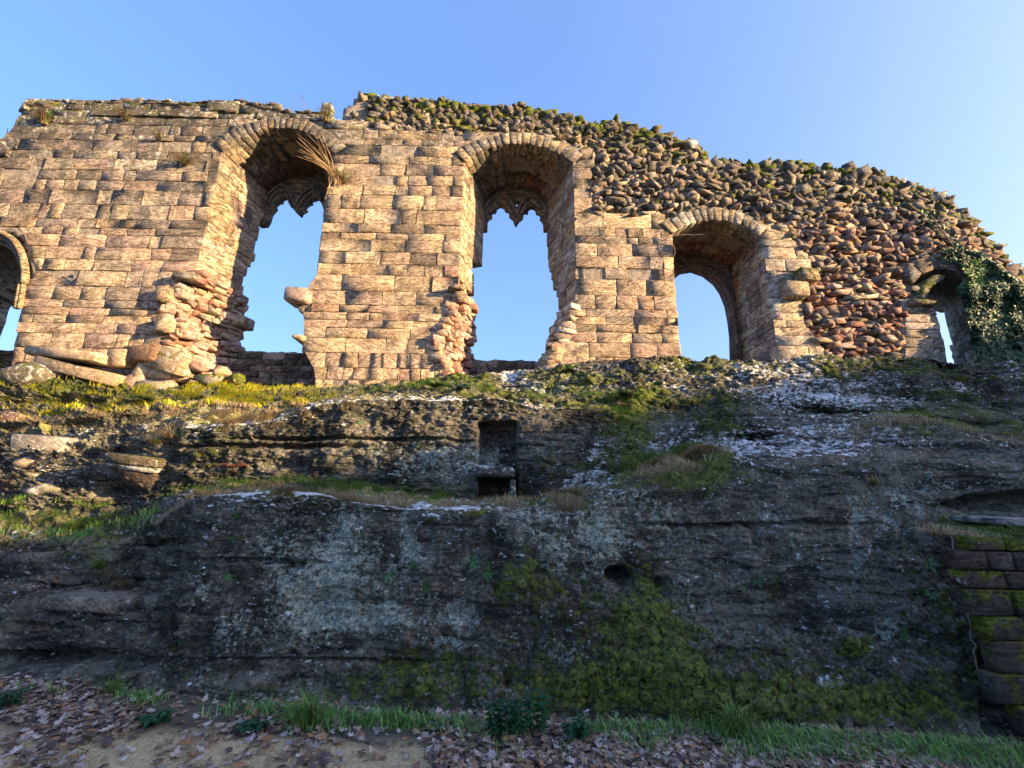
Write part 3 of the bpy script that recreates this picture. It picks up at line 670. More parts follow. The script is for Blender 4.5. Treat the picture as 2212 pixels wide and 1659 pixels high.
# --- jamb reveals
JAM = Pile()
def jamb(o, side, zbot, ztp, colw, depth_end=DW):
    e = o.L if side == 'L' else o.R; bx_ = o.bL if side == 'L' else o.bR
    sil = o.silL if side == 'L' else o.silR
    for ci in range(len(zs_c)-1):
        z0, z1 = zs_c[ci], zs_c[ci+1]
        z1 = min(z1, ztp)
        if z0 < zbot or z1-z0 < .08: continue
        zm = (z0+z1)/2
        ts = np.linspace(0, 1, 60)
        def P(t, z, zq=None):
            xf = np.interp(z if zq is None else zq, *e); return np.array([xf*(1-t)+bx_*t, YW+DW*t, z])
        te = 1.
        if sil is not None:
            for t in ts:
                p = P(t, zm); s_ = float(o.sx(sil, np.array(p[1]), np.array(zm)))
                if (side == 'L' and p[0] > s_+.01) or (side == 'R' and p[0] < s_-.01): te = t; break
        if te < .08: continue
        cuts = [0, random.uniform(.2, .42)]
        while cuts[-1] < te: cuts.append(cuts[-1]+random.uniform(.22, .45))
        cuts[-1] = te
        if len(cuts) > 2 and cuts[-1]-cuts[-2] < .1: cuts.pop(-2)
        if te < 1: te = cuts[-1] = te+random.uniform(-.03, .03)
        for i in range(len(cuts)-1):
            ta, tb = cuts[i]+.005, cuts[i+1]-.005
            zz0, zz1 = z0+.005, z1-.005
            if side == 'L': c = [P(ta, zz0), P(tb, zz0), P(tb, zz1), P(ta, zz1)]
            else: c = [P(tb, zz0), P(ta, zz0), P(ta, zz1), P(tb, zz1)]
            V, F = block(c, .2, random.gauss(.0, .006), rnd=.013, rough=.006)
            cc = pick(colw); JAM.add(V, F, cc, 0, random.uniform(0, .25))
        # ragged core stones behind broken ends
zt = lambda px, py: at1(px, py, YW)[2]
jamb(W1, 'L', zt(424, 590)-.1, W1.zs+.06, {'tan': 1.4, 'buff': 1, 'pink': .6, 'mauve': .4})
jamb(W1, 'R', zt(690, 620), W1.zs+.06, {'tan': 1, 'grey': 1})
jamb(W2, 'L', zt(990, 620)-.1, W2.zs+.06, {'tan': 1.4, 'buff': 1, 'pink': .5})
jamb(W2, 'R', zt(1240, 660)-.1, W2.zs+.06, {'tan': 1, 'buff': .8, 'pale': 1.4, 'mauve': .4})
jamb(W3, 'L', 3.3, W3.zs+.06, {'tan': 1}); jamb(W3, 'R', 3.3, W3.zs+.06, {'pale': 1.6, 'buff': .5, 'grey': .8, 'mauve': .4})
jamb(W4, 'L', 3.3, W4.zs, {'tan': 1}); jamb(W4, 'R', 3.3, W4.zs+.1, {'pale': 1, 'tan': 1, 'grey': .6})
jamb(W0, 'L', 3.3, W0.zs, {'grey': 1.5, 'mauve': 1, 'pale': .5}); jamb(W0, 'R', 3.3, W0.zs, {'grey': 1, 'tan': 1})
print('jamb', len(JAM.items))
JAM.build('jamb_block', 'jamb_masonry', M_STONE, WALL, wall_base, 300, smooth=False)

# --- arches: rings of voussoirs, front ring proud, two vault rings behind
VOU = Pile()
def ring(o, y0, y1, lift, thick, n, colw, lich=0., moss=0., tj=.025, pmin=0.):
    def pt(q, Y, up):
        t = (Y-YW)/DW; xc = (o.fl+o.fr)/2*(1-t)+(o.bL+o.bR)/2*t; hw = ((o.fr-o.fl)/2)*(1-t)+((o.bR-o.bL)/2)*t
        x_ = xc+hw*q; zc = o.zs+(o.za-o.zs)*(1-abs(q)**2.2)
        dz = -(o.za-o.zs)*2.2*abs(q)**1.2*math.copysign(1, q)/hw
        nx_, nz2 = -dz, 1.; l = math.hypot(nx_, nz2); nx_ /= l; nz2 /= l
        return np.array([x_+nx_*up*1.1, Y, zc+nz2*up])
    qs = np.linspace(-1.0, 1.0, n+1); qs[1:-1] += rng.uniform(-.25, .25, n-1)/n
    for i in range(n):
        a, b_ = qs[i]+.001, qs[i+1]-.001; th = thick+random.uniform(-tj, tj); lf = lift+random.uniform(-.012, .012); yy = y0+random.uniform(-.008, .008)
        c = [pt(a, yy, lf), pt(b_, yy, lf), pt(a, y1, lf), pt(b_, y1, lf), pt(a, yy, lf+th), pt(b_, yy, lf+th), pt(a, y1, lf+th), pt(b_, y1, lf+th)]
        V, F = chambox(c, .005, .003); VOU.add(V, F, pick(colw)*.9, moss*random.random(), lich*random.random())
for o, nn, cw in ((W1, 19, {'grey': 1, 'tan': 1, 'buff': .5}), (W2, 17, {'grey': .8, 'tan': 1, 'buff': .6}), (W3, 14, {'grey': 1, 'pale': .6, 'tan': .8})):
    ring(o, YW-.03, YW+.42, 0., ARCHT, nn, cw, .5, .2)
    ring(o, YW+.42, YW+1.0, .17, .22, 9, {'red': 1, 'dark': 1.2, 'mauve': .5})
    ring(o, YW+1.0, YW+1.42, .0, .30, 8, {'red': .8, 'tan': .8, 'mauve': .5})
ring(W4, YW-.02, YW+.6, 0., .3, 5, {'tan': 1, 'grey': 1}, .3); ring(W4, YW+.6, YW+1.3, .05, .3, 5, {'dark': 1, 'grey': 1})
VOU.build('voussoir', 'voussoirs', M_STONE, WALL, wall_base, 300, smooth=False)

# --- tracery panels
from mathutils.geometry import delaunay_2d_cdt
def plate(outer, holes, y0, y1):
    pts = [Vector(p) for p in outer]; edges = [(i, (i+1) % len(outer)) for i in range(len(outer))]
    loops = [list(range(len(outer)))]
    for h in holes:
        n = len(pts); pts += [Vector(p) for p in h]; edges += [(n+i, n+(i+1) % len(h)) for i in range(len(h))]
    r = delaunay_2d_cdt(pts, edges, [], 0, 1e-6)
    vs = [np.array(v) for v in r[0]]; tris = []
    for f in r[2]:
        c = np.mean([vs[i] for i in f], 0)
        if inpoly(c[0], c[1], np.array(outer)) and not any(inpoly(c[0], c[1], np.array(h)) for h in holes): tris.append(tuple(f))
    n = len(vs); V = [(v[0], y0, v[1]) for v in vs]+[(v[0], y1, v[1]) for v in vs]
    F = [tuple(t) for t in tris]+[tuple(n+i for i in t[::-1]) for t in tris]
    cnt = {}
    for t in tris:
        for a, b_ in ((t[0], t[1]), (t[1], t[2]), (t[2], t[0])):
            cnt[(a, b_)] = 1
    for (a, b_) in cnt:
        if (b_, a) not in cnt: F.append((b_, a, a+n, b_+n))
    return np.array(V), F
def sweep(path, rad, nseg=6, sq=1.):
    path = np.array(path, float); n = len(path); V = []; F = []
    for i in range(n):
        t = path[min(i+1, n-1)]-path[max(i-1, 0)]; t /= np.linalg.norm(t)+1e-9
        a = np.cross(t, [0, 1, 0.]); 
        if np.linalg.norm(a) < .1: a = np.cross(t, [1., 0, 0])
        a /= np.linalg.norm(a); b_ = np.cross(a, t)
        rd = rad if np.isscalar(rad) else rad[i]
        for k in range(nseg):
            an = 2*math.pi*(k+.5)/nseg; V.append(path[i]+(a*math.cos(an)+b_*math.sin(an)*sq)*rd)
    for i in range(n-1):
        for k in range(nseg):
            k2 = (k+1) % nseg; F.append((i*nseg+k, i*nseg+k2, (i+1)*nseg+k2, (i+1)*nseg+k))
    F.append(tuple(range(nseg))[::-1]); F.append(tuple((n-1)*nseg+k for k in range(nseg)))
    return np.array(V), F
def curve(pts, n=24):
    pts = np.array(pts, float); d = np.concatenate([[0], np.cumsum(np.linalg.norm(np.diff(pts, axis=0), axis=1))])
    t = np.linspace(0, d[-1], n); P = np.stack([np.interp(t, d, pts[:, k]) for k in range(pts.shape[1])], -1)
    for _ in range(2): P[1:-1] = (P[:-2]+2*P[1:-1]+P[2:])/4
    return P
YT = YB-.02
def xz(f, pts, Y): return [tuple(at1(*f(p), Y)[[0, 2]]) for p in pts]
def tracery(o, f, contour, eye, ribs, botpy, name_col):
    zb = at1(f(contour[0])[0], f(contour[0])[1], YT)[2]
    cont = xz(f, contour, YT+.0)
    zt_ = o.za+.35
    xl, xr = o.bL-.12, o.bR+.12
    zl = cont[0][1]; zr = cont[-1][1]
    outer = [(xl, zt_), (xl, zl-.02)]+cont+[(xr, zr-.02), (xr, zt_)]
    V, F = plate(outer, [xz(f, e, YT) for e in eye], YT, YT+.16)
    P = Pile(); P.add(V, F, np.array(name_col), 0, .05)
    P.build('tracery_panel', '', M_STONE, WALL, wall_base, 5, smooth=False)
    P = Pile()
    for r in ribs:
        pth = [(p[0], YT-.03, p[1]) for p in curve(xz(f, r, YT), 22)]
        V, F = sweep(pth, .036, 6, 1.3); P.add(V, F, np.array(name_col)*1.12, 0, .05)
    P.build('tracery_rib', '', M_STONE, WALL, wall_base, 20, smooth=True)
f2 = lambda p: (995.6+p[0]*.1333, 276.5+p[1]*.1333); f1 = lambda p: (497.8+p[0]*.1333, 276.5+p[1]*.1333)
tracery(W2, f2, [(425, 1640), (432, 1470), (465, 1438), (505, 1420), (508, 1385), (495, 1338), (560, 1335), (573, 1318), (590, 1262), (648, 1235), (700, 1265), (720, 1310), (760, 1320), (798, 1348), (780, 1395), (845, 1450), (862, 1500), (890, 1560), (925, 1510), (950, 1470), (1000, 1440), (1018, 1400), (1003, 1350), (1050, 1342), (1090, 1352), (1098, 1285), (1150, 1258), (1200, 1280), (1218, 1320), (1222, 1352), (1260, 1360), (1292, 1385), (1282, 1440), (1320, 1480), (1338, 1520), (1345, 1640)],
        [[(853, 1192), (905, 1180), (962, 1195), (935, 1235), (908, 1272), (878, 1240)]],
        [[(400, 1330), (430, 1240), (530, 1150), (680, 1075), (760, 1130), (840, 1250), (900, 1400)], [(1385, 1400), (1370, 1280), (1280, 1160), (1150, 1085), (1050, 1150), (960, 1270), (900, 1400)], [(640, 1090), (760, 1050), (900, 1030), (1040, 1060), (1180, 1100)],
         [(480, 1400), (510, 1290), (600, 1200), (660, 1180), (740, 1250), (830, 1400)], [(980, 1400), (1040, 1270), (1140, 1190), (1210, 1230), (1290, 1330)]], 0, (.33, .27, .21))
tracery(W1, f1, [(560, 1560), (610, 1480), (640, 1370), (680, 1320), (722, 1280), (705, 1225), (760, 1180), (812, 1172), (815, 1130), (880, 1100), (910, 1150), (972, 1190), (938, 1218), (985, 1275), (1040, 1340), (1115, 1402), (1140, 1350), (1222, 1300), (1190, 1260), (1240, 1210), (1305, 1192), (1290, 1150), (1410, 1110), (1440, 1160), (1470, 1210), (1490, 1260), (1512, 1330), (1500, 1420), (1520, 1560)],
        [[(1068, 1052), (1145, 1042), (1110, 1080), (1080, 1112)]],
        [[(545, 1260), (590, 1130), (700, 1010), (850, 920), (930, 990), (1000, 1120), (1050, 1270)], [(1050, 1270), (1130, 1120), (1240, 1030), (1340, 960), (1430, 1040), (1490, 1160)], [(800, 930), (930, 890), (1100, 865), (1240, 890), (1370, 970)],
         [(620, 1250), (690, 1110), (820, 1010), (900, 1060), (960, 1190), (1010, 1290)], [(1120, 1290), (1200, 1150), (1340, 1040), (1420, 1110), (1480, 1200)]], 0, (.27, .235, .19))
# third window: plain pointed arch with moulded order
cx3 = [(1425, 800), (1425, 690), (1438, 640), (1455, 600), (1475, 585), (1499, 581), (1525, 590), (1548, 608), (1562, 628), (1573, 655), (1580, 690), (1584, 725), (1586, 800)]
c3 = [tuple(at1(a, b, YT)[[0, 2]]) for a, b in cx3]
V, F = plate([(W3.bL-.1, W3.za+.35), (W3.bL-.1, c3[0][1])]+c3+[(W3.bR+.12, c3[-1][1]), (W3.bR+.12, W3.za+.35)], [], YT, YT+.2)
P = Pile(); P.add(V, F, np.array((.24, .20, .17)), 0, .1); P.build('window_head', '', M_STONE, WALL, wall_base, 3, False)
P = Pile()
for off, yy, rd in ((0.05, -.05, .045), (.13, -.03, .04)):
    pth = [(p[0]+off*(1 if p[0] > c3[5][0] else -1)*min(1, abs(p[0]-c3[5][0])/.3), YT+yy, p[1]+off*(.9 if p[1] > c3[9][1] else .1)) for p in curve(c3, 34)]
    V, F = sweep(pth, rd, 6, 1.2); P.add(V, F, np.array((.25, .2, .17)), 0, .1)
P.build('arch_moulding', '', M_STONE, WALL, wall_base, 5)
# left edge window: moulded pointed hood
h0 = [(-105, 640), (-95, 580), (-60, 520), (-15, 500), (20, 508), (45, 530), (58, 560), (64, 600), (60, 615)]
P = Pile()
for k, (off, yy, rd, cc) in enumerate(((0, -.06, .06, (.36, .28, .18)), (-.11, -.02, .045, (.22, .19, .17)), (-.2, .05, .05, (.24, .2, .18)))):
    pts = [at1(a, b, YW) for a, b in h0]; c0 = at1(-18, 600, YW)
    pth = curve([(c0[0]+(p[0]-c0[0])*(1+off/1.0), YW+yy, c0[2]+(p[2]-c0[2])*(1+off/1.0)) for p in pts], 30)
    V, F = sweep(pth, rd, 7, 1.2); P.add(V, F, np.array(cc), .1, .3)
pt = [at1(a, b, YW-.0) for a, b in ((56, 612), (46, 668))]
for dx in (0, -.07): V, F = sweep([pt[0]+[dx, -.03, 0], pt[1]+[dx, -.03, 0]], .045, 7); P.add(V, F, np.array((.42, .33, .2)), 0, .3)
P.build('hood_moulding', '', M_STONE, WALL, wall_base, 9)

# --- rubble facing
RUB = Pile()
def rubcol(px, py, topd):
    hh = np.clip((py-330)/420, 0, 1)
    if topd < .35: return pick({'grey': 2, 'dark': 1.2, 'tan': .6}), random.choice([.9, .6, .3, 0, 1.]), .3
    if py > 480 and px > 1690: wts = {'red': 1.3*hh+.2, 'mauve': 1.3, 'pink': .8, 'tan': .8, 'grey': 1.0*(1-hh)+.5}
    else: wts = {'grey': 2.2, 'dark': .6, 'tan': 1.0, 'mauve': .3, 'pink': .1+.45*hh, 'buff': .4}
    return pick(wts), (random.choice([0, 0, .3, .7]) if topd < 1.2 else random.choice([0, 0, 0, .25])), random.uniform(0, .25)
z = 3.0
while z < 12:
    dz = random.uniform(.085, .13); x = 2*0-3.6
    while x < 12.5:
        wdt = random.choice([.12, .16, .2, .26, .36])*random.uniform(.85, 1.25)
        xm = x+wdt/2; x += wdt*.72; tz = float(ztop(xm))
        if z > tz-.03: continue
        if not is_rub(xm, z): continue
        if any(bool(o.inside(np.array(xm), np.array(YW+.05), np.array(z), .03)) for o in (W2, W3, W4)): continue
        if any(o.fl-.25 < xm < o.fr+.25 and o.zs-.1 < z < float(o.top(np.clip(xm, o.fl, o.fr), YW))+.24 for o in (W2, W3, W4)): continue
        px, py = proj([xm, YW, z])
        if px > 2330: continue
        h = dz*random.uniform(.95, 1.35); topd = tz-z
        if topd < 1.0 and random.random() < .4: h *= 1.2
        d = random.uniform(.2, .34); tilt = (.28 if px > 1280 and py < 480 else .12)
        yy = float(yfront(xm, z))+random.uniform(-.10, .02)+d*.12
        V, F = stone((xm+random.gauss(0, .02), yy, z+random.gauss(0, .025)), wdt*1.12, d, h*1.1, (random.gauss(0, tilt), random.gauss(.05, tilt), random.gauss(0, .35)))
        c, mo, li = rubcol(px, py, topd); c = c*random.uniform(.5, 1.0); vis = 1 if px < 2212 else .01
        RUB.add(V, F, c, mo, li, wdt*h*vis)
    z += dz
for k in range(1500):
    px = random.uniform(730, 2212); py = random.uniform(215, 765); P0 = at1(px, py, YW)
    if not is_rub(P0[0], P0[2]) or P0[2] > ztop(P0[0])-.05: continue
    if any(o.fl-.1 < P0[0] < o.fr+.1 and P0[2] < o.za+.4 for o in (W2, W3, W4)): continue
    s_ = random.uniform(.07, .13); V, F = stone((P0[0], float(yfront(P0[0], P0[2]))-.0, P0[2]), s_*1.3, .18, s_, (random.gauss(0, .4), random.gauss(0, .4), random.gauss(0, .6)))
    c, mo, li = rubcol(px, py, float(ztop(P0[0]))-P0[2]); RUB.add(V, F, c, mo, li, .0001)
# projecting bigger stones
for k in range(150):
    px = random.uniform(760, 2130); py = random.uniform(230, 740); P0 = at1(px, py, YW)
    if not is_rub(P0[0], P0[2]) or P0[2] > ztop(P0[0])-.1: continue
    if any(o.fl-.3 < P0[0] < o.fr+.3 and P0[2] < o.za+.45 for o in (W2, W3, W4)): continue
    s_ = random.choice([.18, .22, .27, .33]); V, F = stone((P0[0], float(yfront(P0[0], P0[2]))+random.uniform(-.06, .04), P0[2]), s_*1.2, .36, s_*.62, (random.gauss(0, .25), random.gauss(0, .3), random.gauss(0, .6)))
    c, mo, li = rubcol(px, py, float(ztop(P0[0]))-P0[2]); RUB.add(V, F, c, mo, li, s_*s_)
print('rub', len(RUB.items), time.time()-T0)
RUB.build('rubble_stone', 'rubble_masonry', M_RUB, WALL, wall_base, 300, smooth=False)
# --- broken ragged ends (window 1 left, window 2 left and right, pier foot)
RAG = Pile()
def ragged(o, side, z0, z1, wts, step=.095):
    z = z0
    while z < z1:
        t = -.02
        while t < 1.12:
            wd = random.uniform(.12, .30); tm = t+wd/2/1.4
            e = o.L if side == 'L' else o.R; bx_ = o.bL if side == 'L' else o.bR
            xf = np.interp(z, *e); X_ = xf*(1-tm)+bx_*tm; Y_ = YW+DW*tm
            sil = o.silL if side == 'L' else o.silR
            if sil is not None:
                s_ = float(o.sx(sil, np.array(Y_), np.array(z)))
                X_ = min(X_, s_) if side == 'L' else max(X_, s_)
            sg = -1 if side == 'L' else 1
            ang = math.atan2(DW, (bx_-xf))
            h = step*random.uniform(1., 1.6)
            dd = np.array([bx_-xf, DW, 0]); dd /= np.linalg.norm(dd); nn = np.array([dd[1], -dd[0], 0])*(1 if side == 'L' else -1)
            Rq = rotm(random.gauss(0, .09), random.gauss(0, .09), random.gauss(0, .15)); hw = random.uniform(.13, .2); ct = np.array([X_+sg*random.uniform(.0, .12), Y_, z+random.gauss(0, .015)])
            V, F = chambox([ct+Rq@(nn*sx*hw+dd*sy*wd*.52+np.array([0, 0, sz*h*.46])) for sz in (-1, 1) for sy in (-1, 1) for sx in (-1, 1)], .012, .016)
            RAG.add(V, F, pick(wts), random.choice([0, 0, .2]), random.uniform(0, .2)); t += wd/1.4
        z += step
ragged(W1, 'L', 3.3, zt(424, 590)-.0, {'red': .8, 'mauve': 1.4, 'pink': .6, 'tan': .7, 'grey': .8})
ragged(W2, 'L', 3.3, zt(990, 625)-.0, {'red': 1.4, 'mauve': .8, 'pink': 1, 'tan': .7})
ragged(W2, 'R', 3.4, zt(1238, 660)-.0, {'tan': 1, 'mauve': .6, 'pale': .6})
for (px, py, Yq, wx_, wz_) in ((512, 697, 9.2, .55, .26), (652, 645, 8.05, .5, .3), (655, 735, 8.1, .25, .12), (1002, 705, 9.2, .3, .3), (988, 640, 8.0, .0, .0)):
    if wx_ == 0: continue
    p = at1(px, py, Yq); c = [p+np.array([sx*wx_/2, sy*.25, sz*wz_/2]) for sz in (-1, 1) for sy in (-1, 1) for sx in (-1, 1)]
    V, F = chambox(c, .04, .015); RAG.add(V, F, pick({'grey': 1, 'mauve': 1, 'tan': 1}), 0, .1)
# broken ends where the ashlar meets the rubble on the right
print('rag', len(RAG.items))
RAG.build('core_stone', 'core_stones', M_RUB, WALL, wall_base, 300, smooth=False)
# --- low outer sill courses seen through the windows
SIL = Pile()
for o, py0 in ((W1, 766), (W2, 785), (W0, 757)):
    zt0 = o.sill
    for r in range(6):
        z1 = zt0-r*.17; z0 = z1-.17; yf = 9.25-.09*r; x = o.bL-.9
        while x < o.bR+.9:
            wd = random.uniform(.25, .5); hj = random.uniform(-.02, .03) if r == 0 else 0
            V, F = block([(x+.01, yf, z0+.005), (x+wd-.01, yf, z0+.005), (x+wd-.01, yf, z1-.005+hj), (x+.01, yf, z1-.005+hj)], .5, random.gauss(0, .03), .03, .015)
            xm = x+wd/2
            SIL.add(V, F, pick({'dark': 2, 'grey': 1, 'mauve': .4}), .3, .2, (wd*.2 if o is not W0 else .01)); x += wd
SIL.build('sill_stone', 'sill_stones', M_STONE, WALL, wall_base, 300)
# --- broken coping along the top
TOP = Pile()
x = -13.5
while x < 11.5:
    p_x, p_y = proj([x, YW, float(ztop(x))])
    for lay, yq in enumerate((8.02, 8.35, 8.75, 9.2, 9.5)):
        if 700 < p_x < 765: continue
        rubz = p_x > 742; s_ = random.uniform(.2, .42) if rubz else random.uniform(.2, .45)
        if rubz: yq = (8.36, 8.5, 8.75, 9.1, 9.5)[lay]
        xx = x+random.uniform(-.08, .08)
        zq = float(ztop(xx))-.13+random.uniform(-.03, .07)+(.0 if lay else (-.16 if rubz else -.03))
        hq_ = (s_*random.uniform(.55, .85) if rubz else random.uniform(.10, .18))
        if not rubz:
            s_ = random.uniform(.2, .42); hq_ = random.uniform(.05, .09); Rm_ = rotm(random.gauss(0, .05), random.gauss(0, .05), random.gauss(0, .2)); cq = np.array([xx, yq+.2, zq-.0+random.uniform(-.05, .05)])
            V, F = chambox([cq+Rm_@np.array([sx*s_/2, sy*.25, sz*hq_/2]) for sz in (-1, 1) for sy in (-1, 1) for sx in (-1, 1)], .02, .025)
        else: V, F = stone((xx, yq+random.uniform(-.05, .08), zq+(0 if rubz else .03)), s_, s_*1.1, hq_, (random.gauss(0, .25 if rubz else .07), random.gauss(0, .3 if rubz else .05), random.gauss(0, .5)), big=not rubz)
        mo = random.choice([.6, .35, 0, 0, .1]) if p_x < 740 else random.choice([1., .8, .5, .2, 0]) if p_x < 1500 else random.choice([.7, .3, .2, 0, 0])
        TOP.add(V, F, pick({'grey': 2, 'dark': 1.5, 'tan': .7}), mo, random.choice([0, .3, .6]), s_*hq_*(1 if lay == 0 else .3)*(1 if 0 < p_x < 2212 else .01))
    x += random.uniform(.12, .2)
TOP.build('coping_stone', 'coping_stones', M_RUB, WALL, wall_base, 300, smooth=False)
# --- projecting stones: sill ends, springer with moss, pillar cap
FEAT = Pile()
def fbox(px, py, Yq, wx_, wy_, wz_, colk, moss=0, lich=0, rot=0., ch=.035):
    p = at1(px, py, Yq); Rm_ = rotm(0, rot, 0)
    c = [p+Rm_@np.array([sx*wx_/2, sy*wy_/2, sz*wz_/2]) for sz in (-1, 1) for sy in (-1, 1) for sx in (-1, 1)]
    V, F = chambox(c, ch, .012); FEAT.add(V, F, np.array(PAL[colk])*random.uniform(.9, 1.1), moss, lich)
fbox(988, 628, 8.02, .36, .42, .10, 'tan', .2, .2); fbox(995, 645, 8.05, .28, .3, .22, 'tan', .1, .1)
fbox(405, 600, 7.98, .50, .3, .16, 'grey', .3, .1); fbox(1740, 598, 7.95, .42, .36, .30, 'tan', .5, .2); fbox(1715, 630, 7.96, .5, .3, .34, 'buff'); fbox(362, 705, 7.97, .35, .3, .32, 'buff')
fbox(360, 640, 7.98, .3, .3, .34, 'tan'); fbox(1985, 657, 8.0, .60, .3, .11, 'grey', .6, .1)
P0 = at1(2030, 598, 8.1)
pth = [at1(a, b, 8.1) for a, b in ((1972, 655), (1982, 635), (1998, 617), (2018, 603), (2032, 600))]
V, F = sweep(pth, [.15, .14, .12, .10, .07], 7, 1.3); FEAT.add(V, F, np.array(PAL['grey']), .6, .2)
FEAT.build('projecting_stone', '', M_STONE, WALL, wall_base, 50, smooth=False)
print('wall', time.time()-T0)

# ================================================================== THINGS ON THE ROCK
def hit(px, py, bv=None):
    d = rays(np.array(px), np.array(py)); d = Vector(d/np.linalg.norm(d))
    h = (bv or BV).ray_cast(Vector((0, 0, EYE)), d)
    return h[0], h[1]
def boulder(name, px, py, wpx, hpx, dep, col, label, moss=0., lich=0., rot=0., big=True, boxy=False, group=None, cat='boulder'):
    p, n = hit(px, py)
    if p is None or p.y > 7.45: p = Vector(at1(px, py, 7.45))
    sc = p.y/FOC/.93; wx_, wz_ = wpx*sc, hpx*sc
    c = np.array([p.x, p.y+dep*.18, p.z])
    if boxy:
        Rm_ = rotm(random.uniform(-.1, .1), rot, random.uniform(-.2, .2))
        V, F = chambox([Rm_@np.array([sx*wx_/2, sy*dep/2, sz*wz_/2]) for sz in (-1, 1) for sy in (-1, 1) for sx in (-1, 1)], min(wx_, wz_)*.09, min(wx_, wz_)*.06)
    else: V, F = stone((0, 0, 0), wx_*1.08, dep, wz_*1.1, (0, rot, random.uniform(-.2, .2)), big)
    Q_ = [f for f in F if len(f) == 4]; T_ = [t for f in F if len(f) != 4 for t in [(f[0], f[k], f[k+1]) for k in range(1, len(f)-1)]]
    n_ = len(V)
    me = mesh_np(name, V, Q_, T_, {'col': np.repeat([col], n_, 0), 'moss': np.full(n_, moss), 'lich': np.full(n_, lich)}, False)
    pr = dict(label=label, category=cat)
    if group: pr['group'] = group
    o = link(name, me, M_RUB, None, tuple(c), **pr); return o
B, T_, R_, G_, K_ = PAL['buff'], PAL['tan'], PAL['pink'], PAL['grey'], PAL['dark']
boulder('boulder', 62, 812, 165, 66, .9, (.16, .14, .11), 'large rounded boulder with white lichen blotches at the far left below the wall', .4, .6, .05)
boulder('fallen_slab', 180, 803, 200, 26, .5, (.36, .28, .19), 'long pale fallen slab sloping down to the right beside the lichened boulder', .25, .3, .22, boxy=True, cat='slab')
boulder('fallen_slab', 150, 768, 190, 20, .5, T_, 'thin buff slab lying along the foot of the wall above the long sloping slab', .2, .3, .12, boxy=True, cat='slab')
boulder('fallen_block', 262, 775, 42, 34, .4, T_, 'orange upright block leaning at the left side of the dark gap below the wall', boxy=True, cat='stone')
boulder('fallen_block', 312, 766, 92, 38, .5, (.2, .13, .09), 'dark brown oblong block lying over the dark gap below the wall', .1, .2, .0, boxy=True, cat='stone')
boulder('boulder', 372, 778, 92, 48, .5, (.36, .28, .19), 'large sloping block with grey lichen top at the foot of the broken jamb', .35, .5, .25, boxy=True)
boulder('boulder', 360, 806, 100, 42, .5, T_, 'pinkish flat-bottomed boulder under the sloping lichen-topped block', .3, .2, .08)
boulder('boulder', 312, 800, 52, 44, .4, B, 'small tan boulder standing inside the dark gap below the wall', .0, .1)
boulder('boulder', 292, 828, 62, 46, .4, R_, 'pink boulder with grass at its foot left of the rounded grey one', .0, .2)
boulder('boulder', 333, 836, 92, 46, .45, (.36, .3, .24), 'rounded grey and tan boulder at the front of the fallen heap', .1, .5)
boulder('boulder', 427, 788, 60, 30, .35, R_, 'small pinkish stone right of the sloping block in the fallen heap', .1, .1)
boulder('boulder', 476, 802, 40, 24, .3, T_, 'small squared tan stone near the right end of the fallen heap')
boulder('boulder', 450, 820, 70, 26, .3, G_, 'low mossy stone at the right end of the fallen heap', .6, .1)
boulder('boulder', 510, 818, 32, 26, .3, T_, 'little yellow mossy stone standing in the grass right of the heap', .9, .1)
boulder('boulder', 128, 918, 96, 52, .45, K_, 'blackish rough stone with a mossy corner in the sunlit grass', .45, .3)
boulder('boulder', 140, 884, 60, 22, .3, (.1, .1, .1), 'small dark grey stone just above the blackish mossy-cornered one', .1, .2)
boulder('boulder', 110, 968, 120, 44, .5, G_, 'grey-brown wedge-shaped stone on the left slope', .2, .5, .05, boxy=True)
boulder('boulder', 46, 952, 60, 22, .3, K_, 'flat dark little stone on the far left slope', .1, .2)
boulder('boulder', 20, 905, 90, 40, .4, (.2, .12, .1), 'reddish broken stone at the left edge of the picture', .1, .4)
boulder('boulder', 60, 1000, 60, 30, .3, T_, 'tan stone under the wedge-shaped one on the left slope', .1, .3)
boulder('boulder', 90, 1060, 70, 30, .4, (.22, .2, .17), 'bluish grey stone in the shade on the left slope', .0, .4)
boulder('boulder', 70, 1215, 120, 40, .4, (.14, .12, .10), 'dark smooth stone under the left grass ledge', .0, .15)
boulder('boulder', 205, 1300, 150, 22, .35, (.24, .21, .17), 'flat grey slab with a pale top on the left rock', .0, .3, boxy=True, cat='slab')
boulder('boulder', 330, 1300, 60, 26, .3, (.2, .18, .15), 'small rounded grey stone beside the flat grey slab on the left rock', .0, .2)
print('boulders', time.time()-T0)

# --- carved corbel on the left and niche ledge: profile pushed through
def at_surf(px, py, off=0.): 
    p, n = hit(px, py); return np.array(p)+np.array([0, -off, 0])
cz = at_surf(322, 1010); COR = empty('carved_corbel', tuple(cz), 'weathered moulded corbel stone with pale lichened rim left of the dark ledge', 'corbel')
def hexa(name, c, parent, base, col, lich=0., moss=0., ch=.015, label=None):
    V, F = chambox(c, ch, .005); n_ = len(V)
    Q_ = [f for f in F if len(f) == 4]; T2 = [f for f in F if len(f) == 3]
    return link(name, mesh_np(name, V-np.asarray(base), Q_, T2, {'col': np.repeat([col], n_, 0), 'moss': np.full(n_, moss), 'lich': np.full(n_, lich)}, False), M_STONE, parent, (0, 0, 0))
def taper(cx, yf, yb, z0, z1, w0, w1, f0=0., f1=0., tilt=0.):
    return [(cx+sx*(w0 if sz < 0 else w1)/2, (yf+(f0 if sz < 0 else f1)) if sy < 0 else yb, (z0 if sz < 0 else z1)-sx*tilt) for sz in (-1, 1) for sy in (-1, 1) for sx in (-1, 1)]
yc = cz[1]-.22; xc = cz[0]; zc = cz[2]
